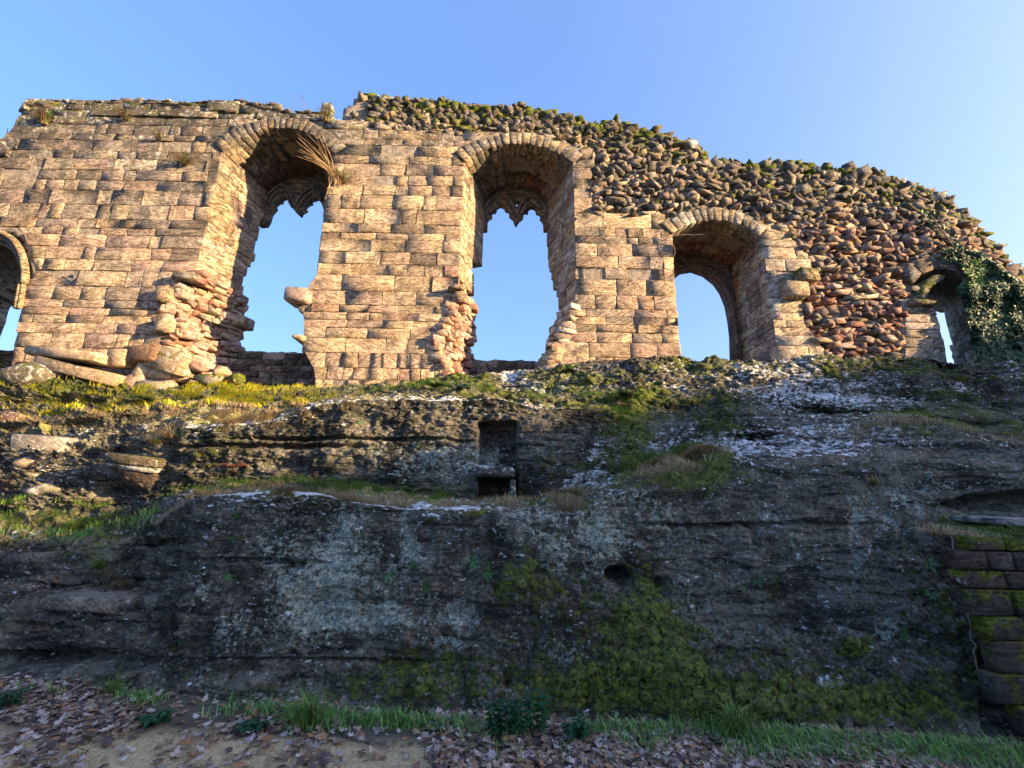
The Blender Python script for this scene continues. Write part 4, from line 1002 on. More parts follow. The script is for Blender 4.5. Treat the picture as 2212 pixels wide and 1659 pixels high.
hexa('top_slab', taper(xc, yc-.12, yc+.5, zc+.02, zc+.14, .68, .70, .02, 0, .03), COR, cz, (.15, .13, .095), .45, .3)
hexa('moulding', taper(xc, yc-.08, yc+.5, zc-.05, zc+.015, .62, .66, .03, 0, .03), COR, cz, (.22, .19, .14), .7)
hexa('tapering_body', taper(xc, yc-.02, yc+.5, zc-.32, zc-.055, .28, .58, .2, 0, .03), COR, cz, (.13, .10, .08), .3)
nz0 = at_surf(1070, 1025); yn = 5.05; zn = at1(1070, 1022, yn)[2]; xn = at1(1070, 1022, yn)[0]
NI = empty('niche_ledge', (xn, yn, zn), 'moulded stone ledge with white lichen and dark hollow below, set in the rock niche', 'carved ledge')
bs_ = (xn, yn, zn)
hexa('top_slab', taper(xn, yn-.02, yn+.5, zn+.0, zn+.09, .46, .43, 0, .1), NI, bs_, (.13, .12, .11), .55)
hexa('moulding', taper(xn, yn-.02, yn+.5, zn-.055, zn-.005, .47, .49, .01, -.01), NI, bs_, (.09, .085, .08), .3)
hexa('support', taper(xn-.23, yn+.04, yn+.5, zn-.28, zn-.06, .05, .06), NI, bs_, (.09, .08, .08), .4)
hexa('support', taper(xn+.21, yn+.04, yn+.5, zn-.28, zn-.06, .07, .07), NI, bs_, (.10, .11, .10), .5)

# --- stepped masonry at lower right
PR = empty('masonry_stub', tuple(at1(2150, 1600, 3.5)), 'stub of dark reddish block masonry with grassy top at the lower right edge', 'masonry')
PRb = np.array(PR.location); ST = Pile()
yp = 3.12; zT = at1(2130, 1158, yp)[2]; xL = at1(2052, 1158, yp)[0]; zb = -.1; zcur = zT; cH = [.10, .13, .12, .17, .15, .2, .18, .22, .25, .3, .3]
r = 0
while zcur > zb and r < 11:
    z1 = zcur; z0 = max(zcur-cH[r], zb); x = xL+.03*r*random.random()+(0.0 if r > 0 else .12); xend = xL+2.3
    while x < xend:
        wd = random.uniform(.14, .34)
        c = [(x+.008, yp, z0+.006), (x+wd-.008, yp, z0+.006), (x+wd-.008, yp, z1-.006), (x+.008, yp, z1-.006)]
        c3_ = [np.array(k)+np.array([0, dy, 0]) for k in (c[0], c[1]) for dy in (0,)]
        cc = [(x+.008, yp+random.gauss(0, .008), z0+.006), (x+wd-.008, yp+random.gauss(0, .008), z0+.006), (x+.008, yp+.10, z0+.006), (x+wd-.008, yp+.10, z0+.006), (x+.008, yp+random.gauss(0, .008), z1-.006), (x+wd-.008, yp+random.gauss(0, .008), z1-.006), (x+.008, yp+.10, z1-.006), (x+wd-.008, yp+.10, z1-.006)]
        V, F = chambox(cc, .006, .002); ST.add(V, F, .6*np.array(random.choice([(.11, .075, .062), (.13, .098, .08), (.10, .09, .08), (.14, .10, .08)])), random.choice([.2, .5, .7]), random.choice([0, .1, .3])); x += wd
    zcur = z0; r += 1
ST.build('stone_block', '', M_RUB, PR, PRb, 100, smooth=False)
p = at1(2165, 1128, 3.9)
hexa('capping_slab', taper(p[0]+.25, 3.75, 4.3, p[2]-.03, p[2]+.03, .8, .8, 0, 0, .01), PR, PRb, (.3, .3, .3), .9)

# ================================================================== VEGETATION
def blades(P, N_, length, width, cols, lean=.5, droop=.6, seed=1):
    n = len(P); r = np.random.default_rng(seed)
    az = r.uniform(0, 2*np.pi, n); L = length*r.uniform(.5, 1.3, n); Wd = width*r.uniform(.6, 1.3, n)
    out = np.stack([np.cos(az), np.sin(az), 0*az], -1); side = np.stack([-np.sin(az), np.cos(az), 0*az], -1)
    ln = lean*r.uniform(.2, 1.4, n)
    d1 = out*ln[:, None]+np.array([0, 0, 1.])+N_*.4; d1 /= np.linalg.norm(d1, axis=1, keepdims=True)
    mid = P+d1*(L*.55)[:, None]; d2 = d1+out*(droop*r.uniform(.2, 1.6, n))[:, None]-np.array([0, 0, 1.])*(droop*r.uniform(.2, 1.5, n))[:, None]
    d2 /= np.linalg.norm(d2, axis=1, keepdims=True); tip = mid+d2*(L*.5)[:, None]
    V = np.stack([P-side*Wd[:, None]/2, P+side*Wd[:, None]/2, mid+side*Wd[:, None]*.4, mid-side*Wd[:, None]*.4, tip], 1).reshape(-1, 3)
    b0 = np.arange(n)*5; Q_ = np.stack([b0, b0+1, b0+2, b0+3], -1); T2 = np.stack([b0+3, b0+2, b0+4], -1)
    return V, Q_, T2, np.repeat(cols, 5, 0)
def grasscols(n, dry, seed, bright=1.):
    r = np.random.default_rng(seed); g = np.array([(.055, .12, .018), (.09, .16, .025), (.04, .085, .02), (.13, .17, .03)])*bright; s = np.array([(.34, .25, .12), (.26, .19, .10), (.42, .33, .17), (.2, .13, .07)])
    c = np.where((r.random(n) < dry)[:, None], s[r.integers(0, 4, n)], g[r.integers(0, 4, n)]); return c*r.uniform(.75, 1.25, (n, 1))
Gf = G.reshape(-1, 3); Nf = gnormals(G).reshape(-1, 3); PXf, PYf = PXg.ravel(), PYg.ravel()
area = np.ones(len(Gf))
def field(name, L, n, length, width, dry, label, lean=.6, droop=.7, seed=1, clump=True, minup=.05, bright=1.9):
    m = np.zeros(len(Gf))
    for cx, cy, rx, ry, s in L: m += s*np.exp(-((PXf-cx)/rx)**2-((PYf-cy)/ry)**2)
    m *= np.clip(Nf[:, 2]-minup, 0, 1)+.02
    if clump: m *= np.clip(fbm(Gf[:, 0]*5, Gf[:, 1]*5, Gf[:, 2]*5, 2, seed+500)*2+.45, 0, 1)**1.5
    m *= (Gf[:, 1] < 7.9); m[m < .02] = 0
    pr = m/m.sum(); r = np.random.default_rng(seed); ids = r.choice(len(Gf), n, p=pr)
    P = Gf[ids]+r.normal(0, .02, (n, 3))*np.array([1, 1, .15]); V, Q_, T2, C = blades(P, Nf[ids], length, width, grasscols(n, dry, seed, bright), lean, droop, seed)
    link(name, mesh_np(name, V, Q_, T2, {'col': C}, True), M_GRASS, kind='stuff', label=label)
field('sunlit_grass', [(270, 880, 330, 34, 1.), (60, 890, 120, 60, .5), (520, 895, 140, 20, .8), (430, 850, 160, 14, .6), (300, 925, 100, 14, .5), (200, 860, 200, 20, .6)], 30000, .12, .006, .40, 'yellow-green grass on the sunlit slope below the left wall', .9, 1.2, 2, bright=np.array([6.2, 3.5, 1.6]))  # warm sunlight is put into these blade colours, brighter and yellower than other grass
field('ledge_grass', [(850, 1068, 260, 16, 1.2), (580, 1050, 160, 14, 1.2), (1130, 1092, 120, 10, 1.), (1235, 1080, 50, 18, 1.)], 13000, .10, .005, .5, 'matted green and straw grass along the middle rock ledge', 1.1, 1.4, 3)
field('dry_grass', [(1440, 1010, 75, 28, 1.2), (1530, 960, 50, 18, .8), (1560, 1030, 30, 12, .5), (1340, 880, 26, 20, .6), (1235, 1085, 40, 16, 1.)], 7000, .13, .0045, .72, 'long straw-coloured grass mat on the right-hand rock shoulder', 1.3, 1.6, 4)
field('slope_grass', [(1990, 895, 100, 22, 1.), (2150, 930, 90, 20, .9), (1300, 850, 160, 14, .6), (1000, 840, 200, 8, .6), (2050, 860, 120, 16, .4), (1950, 920, 60, 16, .7)], 9000, .09, .005, .45, 'thin grass and moss on the shaded upper slope at the right', .9, 1.2, 5)
field('left_ledge_grass', [(100, 1125, 130, 26, 1.), (190, 1160, 50, 26, 1.), (240, 1240, 36, 26, .6), (330, 1105, 60, 14, .7), (60, 1080, 80, 16, .5)], 7000, .10, .005, .25, 'green grass patches on the shaded left ledge', .8, 1., 6)
# grass on the masonry stub
rr_ = np.random.default_rng(9); n = 1800
P = np.stack([xL+rr_.uniform(.15, 1.1, n), yp+rr_.uniform(.0, .4, n), np.full(n, zT-.01)], -1)
V, Q_, T2, C = blades(P, np.zeros((n, 3)), .09, .006, grasscols(n, .15, 9), 1., 1.2, 9)
link('stub_grass', mesh_np('stub_grass', V, Q_, T2, {'col': C}), M_GRASS, kind='stuff', label='green grass growing on top of the masonry stub')
# foot of the rock
def foot(n, seed, spread, px0, px1):
    r = np.random.default_rng(seed); px = r.uniform(px0, px1, n); Y = np.interp(px, bx, bY)-.02-np.abs(r.normal(0, spread, n)); d = rays(px, np.interp(px, bx, by)); X = d[:, 0]/d[:, 1]*Y
    keep = fbm(X*2.6, Y*2.6, 0., 3, seed) > r.uniform(-.35, .45, n)
    X, Y = X[keep], Y[keep]; return np.stack([X, Y, np.full(len(X), .0)], -1)
P = np.concatenate([foot(10000, 12, .15, 1000, 2500), foot(2200, 13, .08, 250, 1000), foot(700, 14, .08, -100, 140), foot(2600, 15, .1, 620, 900)])
V, Q_, T2, C = blades(P, np.zeros_like(P), .11, .006, grasscols(len(P), .12, 12, 2.4)*np.array([.8, 1.0, 1.2]), .6, .8, 12)
link('verge_grass', mesh_np('verge_grass', V, Q_, T2, {'col': C}), M_GRASS, kind='stuff', label='green grass fringe growing along the foot of the rock face')

# --- single tufts and plants as things
def tuft(name, px, py, n, length, dry, label, cat='grass tuft', lean=.7, droop=1.2, group=None, width=.006, hang=False, P=None, bright=1.7):
    if P is None: P, _ = hit(px, py)
    if P is None: return
    P = np.array(P); r = np.random.default_rng(int(px*7+py)); q = r.normal(0, .025, (n, 3))*np.array([1, .6, .2])
    Nn = np.tile(np.array([0, -.9 if hang else -.2, -1.4 if hang else 0]), (n, 1))
    V, Q_, T2, C = blades(q, Nn, length, width, grasscols(n, dry, int(px), bright), lean, droop, int(px))
    pr = dict(label=label, category=cat)
    if group: pr['group'] = group
    return link(name, mesh_np(name, V, Q_, T2, {'col': C}), M_GRASS, None, tuple(P), **pr)
tuft('grass_tuft', 372, 948, 260, .30, .95, 'drooping orange dry grass tuft hanging beside the square ledge corner', hang=True)
tuft('grass_tuft', 338, 958, 160, .22, .9, 'second dry tuft hanging just left of the drooping orange one', hang=True)
tuft('grass_tuft', 1345, 880, 160, .14, .95, 'small brown dry tuft hanging below the dark fern on the right shoulder', hang=True)
tuft('grass_tuft', 1240, 1078, 260, .2, .75, 'straw tuft at the right end of the middle ledge', droop=1.6)
tuft('grass_tuft', 155, 1150, 300, .2, .15, 'bright green grass tuft on the left ledge', droop=1.)
tuft('grass_tuft', 215, 1230, 200, .16, .1, 'green grass tuft in the crack above the flat grey slab')
tuft('grass_tuft', 1880, 1045, 120, .16, .6, 'wiry grass tuft hanging on the right rock face', hang=True)
g_, _ = hit(660, 1575, BG); tuft('grass_tuft', 665, 1570, 220, .25, .05, 'tall arching green grass tuft left of centre at the foot of the rock', P=g_, lean=.5, droop=.9)
g_, _ = hit(240, 1500, BG); tuft('grass_tuft', 235, 1500, 70, .22, .1, 'sparse tall grass tuft at the foot of the left rock', P=g_, lean=.5)
g_, _ = hit(1590, 1600, BG); tuft('grass_tuft', 1590, 1600, 220, .28, .05, 'upright green grass tuft at the foot of the rock right of centre', P=g_, lean=.4)
# tufts on the wall face
def wall_tuft(px, py, n, length, label, dry=.9, Y=7.95, hang=True):
    P = at1(px, py, Y); return tuft('dry_weed', px, py, n, length, dry, label, 'dry weed', P=P, hang=hang, width=.008)
wall_tuft(95, 268, 420, .50, 'big straw tuft growing at the broken top left corner of the wall', hang=False)
wall_tuft(272, 258, 150, .34, 'brown dry weed hanging from the top courses of the left wall')
wall_tuft(400, 355, 200, .42, 'long dry weed hanging high on the left wall near the first window')
wall_tuft(345, 300, 90, .3, 'wispy dry weed below the wall top left of the first window')
wall_tuft(740, 395, 240, .40, 'orange dry weed hanging under the stalk clump beside the first window arch')
wall_tuft(1262, 468, 40, .2, 'small dry weed near the top of the pier right of the tall windows')
wall_tuft(1420, 440, 30, .16, 'small yellow weed in the rubble left of the low arch', .5, hang=False)
wall_tuft(1215, 300, 40, .2, 'pale dry weed above the right end of the second window arch')
wall_tuft(705, 262, 160, .36, 'dry weed on the wall top between the first window and the mossy rubble', hang=False)
# stalk clump by window 1
SK = empty('dry_stalk_clump', tuple(at1(722, 378, 7.9)), 'clump of long straw-coloured dead stalks sprouting left across the first window arch', 'dead plant')
sb = np.array(SK.location); 
for k in range(34):
    tx, ty = random.uniform(632, 700), random.uniform(285, 345)
    if k > 20: tx, ty = random.uniform(700, 740), random.uniform(400, 430)
    tip = at1(tx, ty, random.uniform(7.45, 7.9)); mid = (sb+tip)/2+np.array([0, 0, random.uniform(.02, .12)])
    V, F = sweep(curve([sb+np.random.default_rng(k).normal(0, .03, 3), mid+np.random.default_rng(k+50).normal(0, .05, 3), tip], 8), [.0045, .0045, .004, .004, .004, .003, .003, .005], 4)
    c = np.array((.50, .33, .15))*random.uniform(.7, 1.2)
    link('stalk', mesh_np('stalk', V-sb, [f for f in F if len(f) == 4], None, {'col': np.repeat([c], len(V), 0)}), M_TWIG, SK)
tuft('dry_weed', 724, 386, 160, .22, .85, 'tangled root of dry grass at the base of the dead stalks', 'dry weed', P=at1(722, 380, 7.93), lean=1., width=.008)
# thin stalks standing on the wall top
for k, (px, py, h_) in enumerate(((237, 232, .35), (264, 232, .4), (333, 232, .5), (515, 233, .55), (632, 250, .75), (648, 252, .7), (655, 250, .6), (12, 315, .5), (575, 235, .3))):
    b_ = at1(px, py, 8.4); 
    V, F = sweep(curve([b_*0, np.array([random.uniform(-.05, .05), 0, h_*.6]), np.array([random.uniform(-.16, .06), 0, h_])], 8), [.006]*5+[.005, .007, .004], 4)
    link('grass_stalk', mesh_np('grass_stalk', V, [f for f in F if len(f) == 4], None, {'col': np.repeat([(.12, .09, .06)], len(V), 0)}), M_TWIG, None, tuple(b_), label='thin dark grass stalk standing up against the sky on the left wall top', category='grass stalk', group='thin stalks on the left wall top')
# ferns
def fern(px, py, nf_, length, label, spread=1., colr=(.03, .075, .02), name='fern'):
    p, n_ = hit(px, py); p = np.array(p)+np.array([0, -.02, 0]); R = empty(name, tuple(p), label, 'fern')
    for k in range(nf_):
        az = random.uniform(-math.pi, 0)*spread if spread < 2 else random.uniform(0, 6.28); L = length*random.uniform(.7, 1.15)
        o = np.array([math.cos(az), math.sin(az), 0]); sd_ = np.array([-o[1], o[0], 0]); V = []; Q_ = []
        ns = 12
        cen = [o*L*(s*.9)+np.array([0, 0, 1])*L*(.75*s-.72*s*s) for s in np.linspace(0, 1, ns+1)]
        for i in range(ns):
            s = (i+.5)/ns; wv = L*.22*math.sin(math.pi*min(1, .12+s*.9))**.8
            for sg in (-1, 1):
                a, b2 = cen[i], cen[i+1]; d = (b2-a)
                tipp = a+sd_*sg*wv+d*.9-np.array([0, 0, wv*.25]); n0 = len(V)
                V += [a, a+d*.75, tipp+d*.2, tipp]; Q_.append((n0, n0+1, n0+2, n0+3))
        V = np.array(V); c = np.array(colr)*random.uniform(.7, 1.6)*np.array([random.uniform(.9, 1.5), 1, 1])
        link('frond', mesh_np('frond', V, Q_, None, {'col': np.repeat([c], len(V), 0)}), M_GRASS, R)
fern(325, 868, 16, .34, 'dark green fern in the sunlit grass below the left wall'); fern(938, 838, 14, .30, 'strap-leaved green fern below the foot of the central pier', colr=(.03, .09, .025)); fern(985, 842, 10, .26, 'second green fern just right of the one below the central pier', colr=(.03, .09, .025))
fern(1348, 858, 16, .30, 'dark fern clump on the mossy shoulder below the right pier', colr=(.02, .06, .02)); fern(1230, 805, 12, .22, 'small dark fern on the mossy edge above the shoulder', colr=(.02, .055, .015))
fern(508, 1010, 9, .26, 'reddish-brown withered fern on the ledge under the square dark block', colr=(.14, .05, .03)); fern(265, 1060, 9, .2, 'small fern in the shade below the carved corbel', colr=(.02, .07, .04)); fern(1660, 840, 7, .12, 'tiny fern on the pale slab below the right arch', colr=(.02, .06, .02))
# rosette weeds on the rock face
def weed(px, py, r_, label, colr=(.05, .14, .04), bv=None, nl=8):
    p, n_ = hit(px, py, bv)
    if p is None: return
    n_ = np.array(n_) if bv is None else np.array([0, -.5, .8]); 
    if n_[1] > 0: n_ = -n_
    p = np.array(p)+n_*.015; u = np.cross(n_, [0, 0, 1.]); u /= np.linalg.norm(u)+1e-9; v = np.cross(u, n_)
    V = []; Q_ = []
    for k in range(nl):
        an = k*2.4+random.uniform(-.3, .3); L = r_*random.uniform(.7, 1.2); d = u*math.cos(an)+v*math.sin(an); s_ = -u*math.sin(an)+v*math.cos(an)
        n0 = len(V); V += [d*0, d*L*.5+s_*L*.16+n_*L*.25, d*L+n_*L*.15, d*L*.5-s_*L*.16+n_*L*.25]; Q_.append((n0, n0+1, n0+2, n0+3))
    c = np.array(colr)*random.uniform(.8, 1.3)
    link('weed', mesh_np('weed', np.array(V), Q_, None, {'col': np.repeat([c], len(V), 0)}), M_GRASS, None, tuple(p), label=label, category='weed')
for px, py, r_, lb in ((897, 1215, .06, 'small rosette weed in pale lichen on the rock face, upper middle'), (1020, 1215, .09, 'leafy weed on a bare stalk, left one of the pair on the mid rock face'), (1056, 1235, .08, 'leafy weed, right one of the pair on the mid rock face'), (925, 1265, .05, 'low weed below the upper middle rosette'),
    (838, 1245, .05, 'tiny weed at the edge of the big pale lichen patch'), (2008, 1225, .09, 'bright green weed left of the masonry stub'), (2014, 1290, .07, 'dull green weed under the bright one left of the masonry stub'), (1945, 1370, .07, 'grey-green weed beside the pale patch on the right rock face'), (1640, 1255, .06, 'yellow-topped weed on the right rock face'),
    (1602, 1275, .05, 'small weed just left of the yellow-topped one'), (780, 912, .05, 'yellowish weed on the upper dark ledge face'), (905, 960, .05, 'weed above the pale lichen of the middle face'), (1190, 1000, .05, 'weed on the rock right of the niche'), (512, 1110, .05, 'bright little weed on the left end of the big rock crest'), (507, 1160, .05, 'bright little weed below the left end of the big rock crest'), (490, 1250, .05, 'yellow-green weed on the left of the big rock face'), (395, 1380, .05, 'two-leaved weed low on the left of the big rock face')):
    weed(px, py, r_, lb)
for k, (px, py) in enumerate(((20, 1508), (60, 1500), (340, 1545), (1055, 1540), (1090, 1535), (1125, 1545), (1160, 1550), (1240, 1555), (2180, 1625), (1350, 1590), (900, 1600), (420, 1540), (1720, 1600))):
    g_, _n = hit(px, py+22, BG)
    for j in range(5):
        pass
def nettle(px, py, h_, label):
    g_, _n = hit(px, py, BG)
    if g_ is None: return
    R = empty('leafy_plant', tuple(g_), label, 'leafy plant')
    for s in range(4):
        bx0 = np.array([random.uniform(-.07, .07), random.uniform(-.04, .04), 0]); hh = h_*random.uniform(.7, 1.1); lean = np.array([random.uniform(-.05, .05), random.uniform(-.08, 0), hh])
        V, F = sweep(curve([bx0, bx0+lean*.5, bx0+lean], 6), .004, 4)
        st_ = link('stem', mesh_np('stem', V, [f for f in F if len(f) == 4], None, {'col': np.repeat([(.03, .07, .03)], len(V), 0)}), M_TWIG, R)
        V = []; Q_ = []
        for k in range(11):
            f_ = .2+.8*k/10; c = bx0+lean*f_; 
            for sg in (0, 1):
                an = k*1.57+sg*math.pi+random.uniform(-.3, .3); d = np.array([math.cos(an), math.sin(an), -.25]); q = np.array([-math.sin(an), math.cos(an), 0]); L = .055*random.uniform(.7, 1.2)
                n0 = len(V); V += [c, c+d*L*.45+q*L*.33, c+d*L, c+d*L*.45-q*L*.33]; Q_.append((n0, n0+1, n0+2, n0+3))
        link('leaves', mesh_np('leaves', np.array(V), Q_, None, {'col': np.repeat([np.array((.02, .085, .035))*random.uniform(.8, 1.4)], len(V), 0)}), M_GRASS, R, kind='stuff')
nettle(1065, 1590, .26, 'dark green nettle-like plant in the middle of the grass fringe'); nettle(1110, 1592, .22, 'shorter nettle-like plant just right of the middle one'); nettle(1150, 1590, .28, 'tallest of the nettle-like plants in the grass fringe'); nettle(1240, 1592, .15, 'small leafy plant standing alone right of the nettles')
nettle(18, 1525, .12, 'low clover-like plant at the foot of the far left rock'); nettle(345, 1560, .08, 'little leafy plant under the left rock near the leaves'); nettle(560, 1575, .07, 'little leafy plant right of the sparse tall grass')

# --- ivy on the right
IV = empty('ivy', tuple(at1(2150, 790, 7.9)), 'dark green ivy covering the right end of the wall and hanging round the slit window', 'ivy')
ivb = np.array(IV.location)
ipoly = np.array([(1985, 455), (2030, 460), (2060, 500), (2085, 540), (2120, 545), (2160, 575), (2212, 615), (2350, 720), (2400, 830), (2110, 790), (2098, 720), (2085, 660), (2068, 620), (2092, 600), (2075, 570), (2030, 560), (2040, 530), (2020, 500)], float)
n = 26000; r = np.random.default_rng(31); px = r.uniform(1980, 2400, n*4); py = r.uniform(450, 835, n*4); k_ = inpoly(px, py, ipoly)
dens = np.clip((px-2040)/90, .12, 1)*np.where(py < 520, .4, 1); k_ &= r.random(len(px)) < dens*(.55+.6*(fbm(px/22, py/22, 0., 3, 44)+.3)); px, py = px[k_][:n], py[k_][:n]; n = len(px)
bul = fbm(px/35, py/35, 0., 4, 45)
P = at(px, py, 7.96-.22*np.clip(bul+.5, 0, 1)*np.clip((px-2040)/60, .15, 1)-r.uniform(0, .1, n)-.25*np.clip((py-700)/100, 0, 1))
nrm = np.stack([r.normal(0, .5, n), -1+r.normal(0, .3, n), r.normal(.15, .5, n)], -1); nrm /= np.linalg.norm(nrm, axis=1, keepdims=True)
dn = np.tile(np.array([0, 0, -1.]), (n, 1))+r.normal(0, .4, (n, 3)); dn -= nrm*(dn*nrm).sum(1, keepdims=True); dn /= np.linalg.norm(dn, axis=1, keepdims=True); sdv = np.cross(nrm, dn)
s_ = r.uniform(.03, .062, n)[:, None]
lobes = [(0, -.35, 0), (.62, -.45, -.12), (.75, .15, -.16), (.33, .3, 0), (0, 1., -.15), (-.33, .3, 0), (-.75, .15, -.16), (-.62, -.45, -.12)]
V = np.stack([P+(sdv*a+dn*b_+nrm*c)*s_ for a, b_, c in lobes], 1).reshape(-1, 3); b0 = np.arange(n)*8
T2 = np.concatenate([np.stack([b0, b0+i, b0+i+1], -1) for i in range(1, 7)])
C = np.array([(.022, .06, .022), (.03, .075, .03), (.05, .10, .03), (.016, .045, .02)])[r.integers(0, 4, n)]*r.uniform(.7, 1.4, (n, 1)); C[(np.hypot(px-2105, py-590) < 30)] *= np.array([2.6, 2., .7])
link('foliage', mesh_np('foliage', V-ivb, None, T2, {'col': np.repeat(C, 8, 0)}, False), M_IVY, IV, kind='stuff')
for a in ([(2212, 800), (2180, 700), (2120, 610), (2050, 520), (2010, 465)], [(2150, 800), (2130, 700), (2100, 640), (2080, 600)], [(2200, 760), (2185, 740), (2170, 780), (2175, 800)]):
    V, F = sweep(curve([at1(x_, y_, 7.85) for x_, y_ in a], 20), .012, 5); link('stem', mesh_np('stem', V-ivb, [f for f in F if len(f) == 4], None, {'col': np.repeat([(.12, .085, .06)], len(V), 0)}), M_TWIG, IV)

# --- roots and twigs
def twig(name, pts, rad, label, col=(.16, .13, .10), cat='root', Yf=None, off=.03):
    Pn = []
    for a, b_ in pts:
        if Yf: Pn.append(at1(a, b_, Yf))
        else:
            h_, _n = hit(a, b_)
            if h_ is not None: Pn.append(np.array(h_)+np.array([0, -off, .01]))
    if len(Pn) < 2: return
    P = curve(Pn, 18); P += np.random.default_rng(int(pts[0][0])).normal(0, .008, P.shape); c = P[0].copy()
    V, F = sweep(P-c, np.linspace(rad, rad*.4, len(P)), 5); link(name, mesh_np(name, V, [f for f in F if len(f) == 4], None, {'col': np.repeat([col], len(V), 0)}), M_TWIG, None, tuple(c), label=label, category=cat)
twig('ivy_root', [(2075, 1290), (2085, 1340), (2095, 1400), (2100, 1460)], .013, 'thick pale creeper root in the corner left of the masonry stub')
twig('ivy_root', [(2048, 1150), (2052, 1200), (2045, 1250), (2065, 1300), (2080, 1310)], .008, 'thin creeper root hanging from the grassy top into the corner')
twig('ivy_root', [(2070, 1150), (2085, 1185), (2068, 1220), (2075, 1255), (2100, 1262)], .006, 'curling creeper root below the grass of the masonry stub', Yf=3.44)
twig('ivy_root', [(2150, 1160), (2135, 1190), (2140, 1225), (2125, 1240)], .006, 'branching pale root on the masonry stub blocks', Yf=3.44)
twig('bramble_stem', [(1880, 1000), (1905, 1040), (1890, 1070), (1920, 1100)], .004, 'thin wiry bramble hanging on the right rock face', cat='twig')
twig('bramble_stem', [(1905, 1010), (1885, 1045), (1910, 1080)], .003, 'second wiry bramble crossing the first on the right rock face', cat='twig')
twig('twig', [(545, 945), (565, 965), (605, 988)], .006, 'bare twig leaning on the dark face under the left ledge', (.2, .1, .07), 'twig')
twig('twig', [(545, 855), (552, 835), (570, 820), (590, 812)], .006, 'bare forked twig at the foot of the first window', (.2, .14, .09), 'twig')
twig('twig', [(380, 700), (384, 690)], .004, 'tiny twig', (.2, .14, .09), 'twig')if False else None
twig('bramble_stem', [(1440, 500), (1452, 525), (1460, 545), (1455, 555)], .008, 'dry creeper stem on the left shoulder of the low arch', (.3, .2, .13), 'twig', Yf=7.9)
twig('bramble_stem', [(1430, 507), (1470, 508), (1520, 506)], .008, 'straight dry stem poking across the low arch', (.3, .2, .13), 'twig', Yf=7.9)
twig('bramble_stem', [(1265, 520), (1290, 505), (1320, 508), (1335, 525)], .008, 'curled dry root on the right pier', (.42, .3, .2), 'root', Yf=7.93)
for k, (px, py) in enumerate(((598, 860), (1075, 1110), (1680, 1100), (885, 1400), (1720, 1320))):
    pass

# ================================================================== FALLEN LEAVES
def leaf_shape(seed):
    r = random.Random(seed); n = 14; out = []
    for i in range(n):
        a = 2*math.pi*i/n; rad = (1. if i % 2 == 0 else .68)*r.uniform(.65, 1.15); out.append((rad*math.cos(a)*1.15, rad*math.sin(a)*.8))
    c1, c2 = r.uniform(-.35, .55), r.uniform(-.3, .5)
    V = [(0, 0, .05)]+[(x_, y_, c1*x_*x_*.6+c2*y_*y_*.8+r.uniform(-.08, .12)) for x_, y_ in out]
    V += [(1.7, .08, .1), (1.15, .02, .1), (1.15, -.03, .1)]
    T2 = [(0, i+1, (i+1) % n+1) for i in range(n)]+[(n+1, n+2, n+3)]
    return np.array(V)*.030, np.array(T2)
LS = [leaf_shape(k) for k in range(8)]
LC = {'pale mauve-grey': (.42, .34, .30), 'brown': (.22, .14, .09), 'orange-brown': (.36, .18, .08), 'dark purplish': (.10, .07, .06), 'tan': (.34, .25, .16)}
LMS = {}
for nm, c in LC.items():
    for k, (V, T2) in enumerate(LS): LMS[(nm, k)] = mesh_np('fallen_leaf', V, None, T2, {'col': np.repeat([c], len(V), 0)}, False); LMS[(nm, k)].materials.append(M_LEAF)
def scat(n, seed):
    r = np.random.default_rng(seed); X = r.uniform(-6.5, 7., n); Yb = None; out = []
    Y = r.uniform(2.0, 4.4, n); px, py = proj(np.stack([X, Y, 0*X], -1)); lim = np.interp(px, bx, bY)
    dens = np.clip(.36+sm(100, 1100, px)*.6+.6*np.exp(-((lim-.35-Y)/.28)**2), 0, 1)*(Y < lim+.10)
    dens *= np.clip(.55+fbm(X*1.4, Y*1.4, 0., 3, 71)*1.3, .08, 1.2)
    k = r.random(n) < dens; return X[k], Y[k], px[k], py[k]
X, Y, px, py = scat(95000, 61)
zz = np.interp(Y, [2, 4.4], [0, .02])
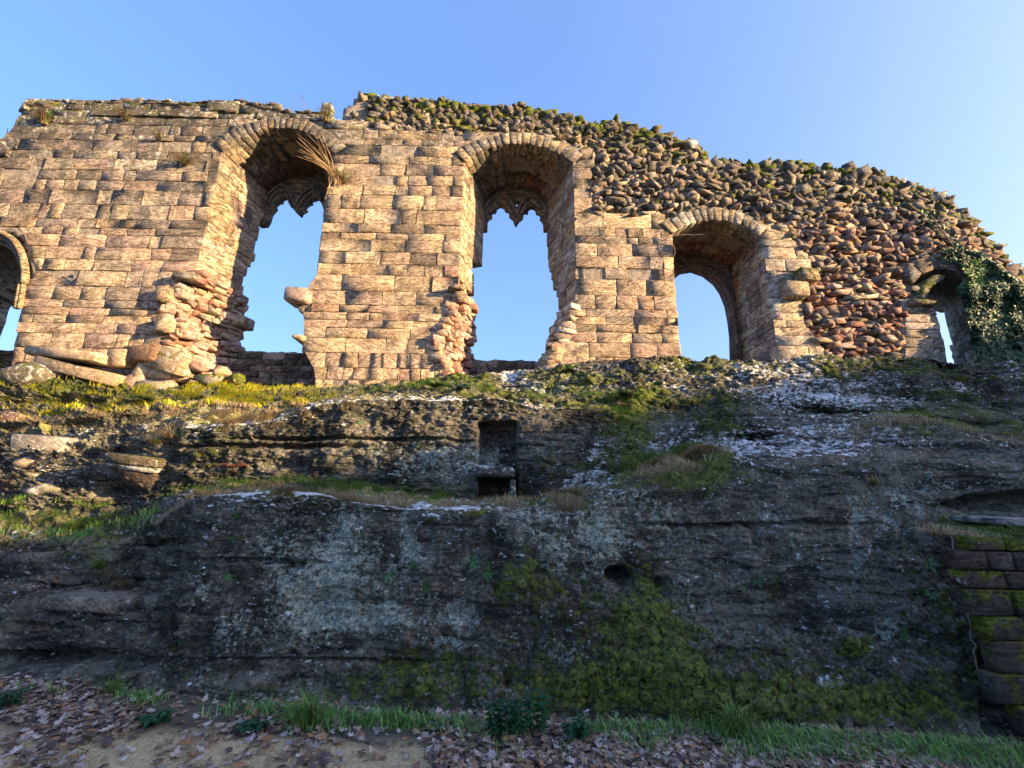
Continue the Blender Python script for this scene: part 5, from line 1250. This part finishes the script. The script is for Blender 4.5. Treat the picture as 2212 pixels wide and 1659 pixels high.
dist = np.hypot(X, Y); vis = (px > -10) & (px < 2222) & (py < 1680); order = np.argsort(np.where(vis, dist, 99))
names = list(LC); wts = [3.2, 3, 1.2, 2.2, 2.]
from mathutils import Euler
MV = []; MT = []; MC = []; nvv = 0; cnt = 0
for rank, i in enumerate(order):
    nm = random.choices(names, wts)[0]; k = random.randrange(8); s = random.uniform(.6, 1.25)
    h_ = BG.ray_cast(Vector((X[i], Y[i], 1.)), Vector((0, 0, -1)))[0]
    zz_ = (h_.z if h_ else 0)+random.uniform(.004, .03)
    e = Euler((random.gauss(0, .22), random.gauss(0, .22), random.uniform(0, 6.28)))
    if rank < 300:
        o = bpy.data.objects.new('fallen_leaf', LMS[(nm, k)]); COL.objects.link(o); o.location = (X[i], Y[i], zz_); o.rotation_euler = e; o.scale = (s, s, s)
        o['label'] = f'{nm} fallen leaf lying curled on the near part of the gravel path'; o['category'] = 'leaf'; o['group'] = f'{nm} fallen leaves on the near path'
    else:
        V, T2 = LS[k]; V = (V*s)@np.array(e.to_matrix()).T+np.array([X[i], Y[i], zz_]); MV.append(V); MT.append(T2+nvv); MC.append(np.repeat([np.array(LC[nm])*random.uniform(.7, 1.25)], len(V), 0)); nvv += len(V)
link('leaf_litter', mesh_np('leaf_litter', np.concatenate(MV), None, np.concatenate(MT), {'col': np.concatenate(MC)}, False), M_LEAF, kind='stuff', label='brown and mauve leaf litter spread along the foot of the rock')
# a few leaves caught on the ledges
r = np.random.default_rng(77)
for k, (px, py, w_) in enumerate(((905, 1078, 'orange-brown leaf lodged in the middle ledge grass'), (920, 1082, 'tan leaf beside the orange-brown one on the middle ledge'), (1082, 1080, 'red-brown leaf on the ledge right of the niche foot'), (1265, 1062, 'pale leaf near the right end of the middle ledge'))):
    h_, _n = hit(px, py)
    if h_: o = link('fallen_leaf', LMS[(names[(k+1) % 5], k)], None, None, (h_.x, h_.y-.02, h_.z+.04), label=w_, category='leaf'); o.rotation_euler = (.6, .2, k)
print('done', time.time()-T0, len(bpy.data.objects), 'leaves', len(order))
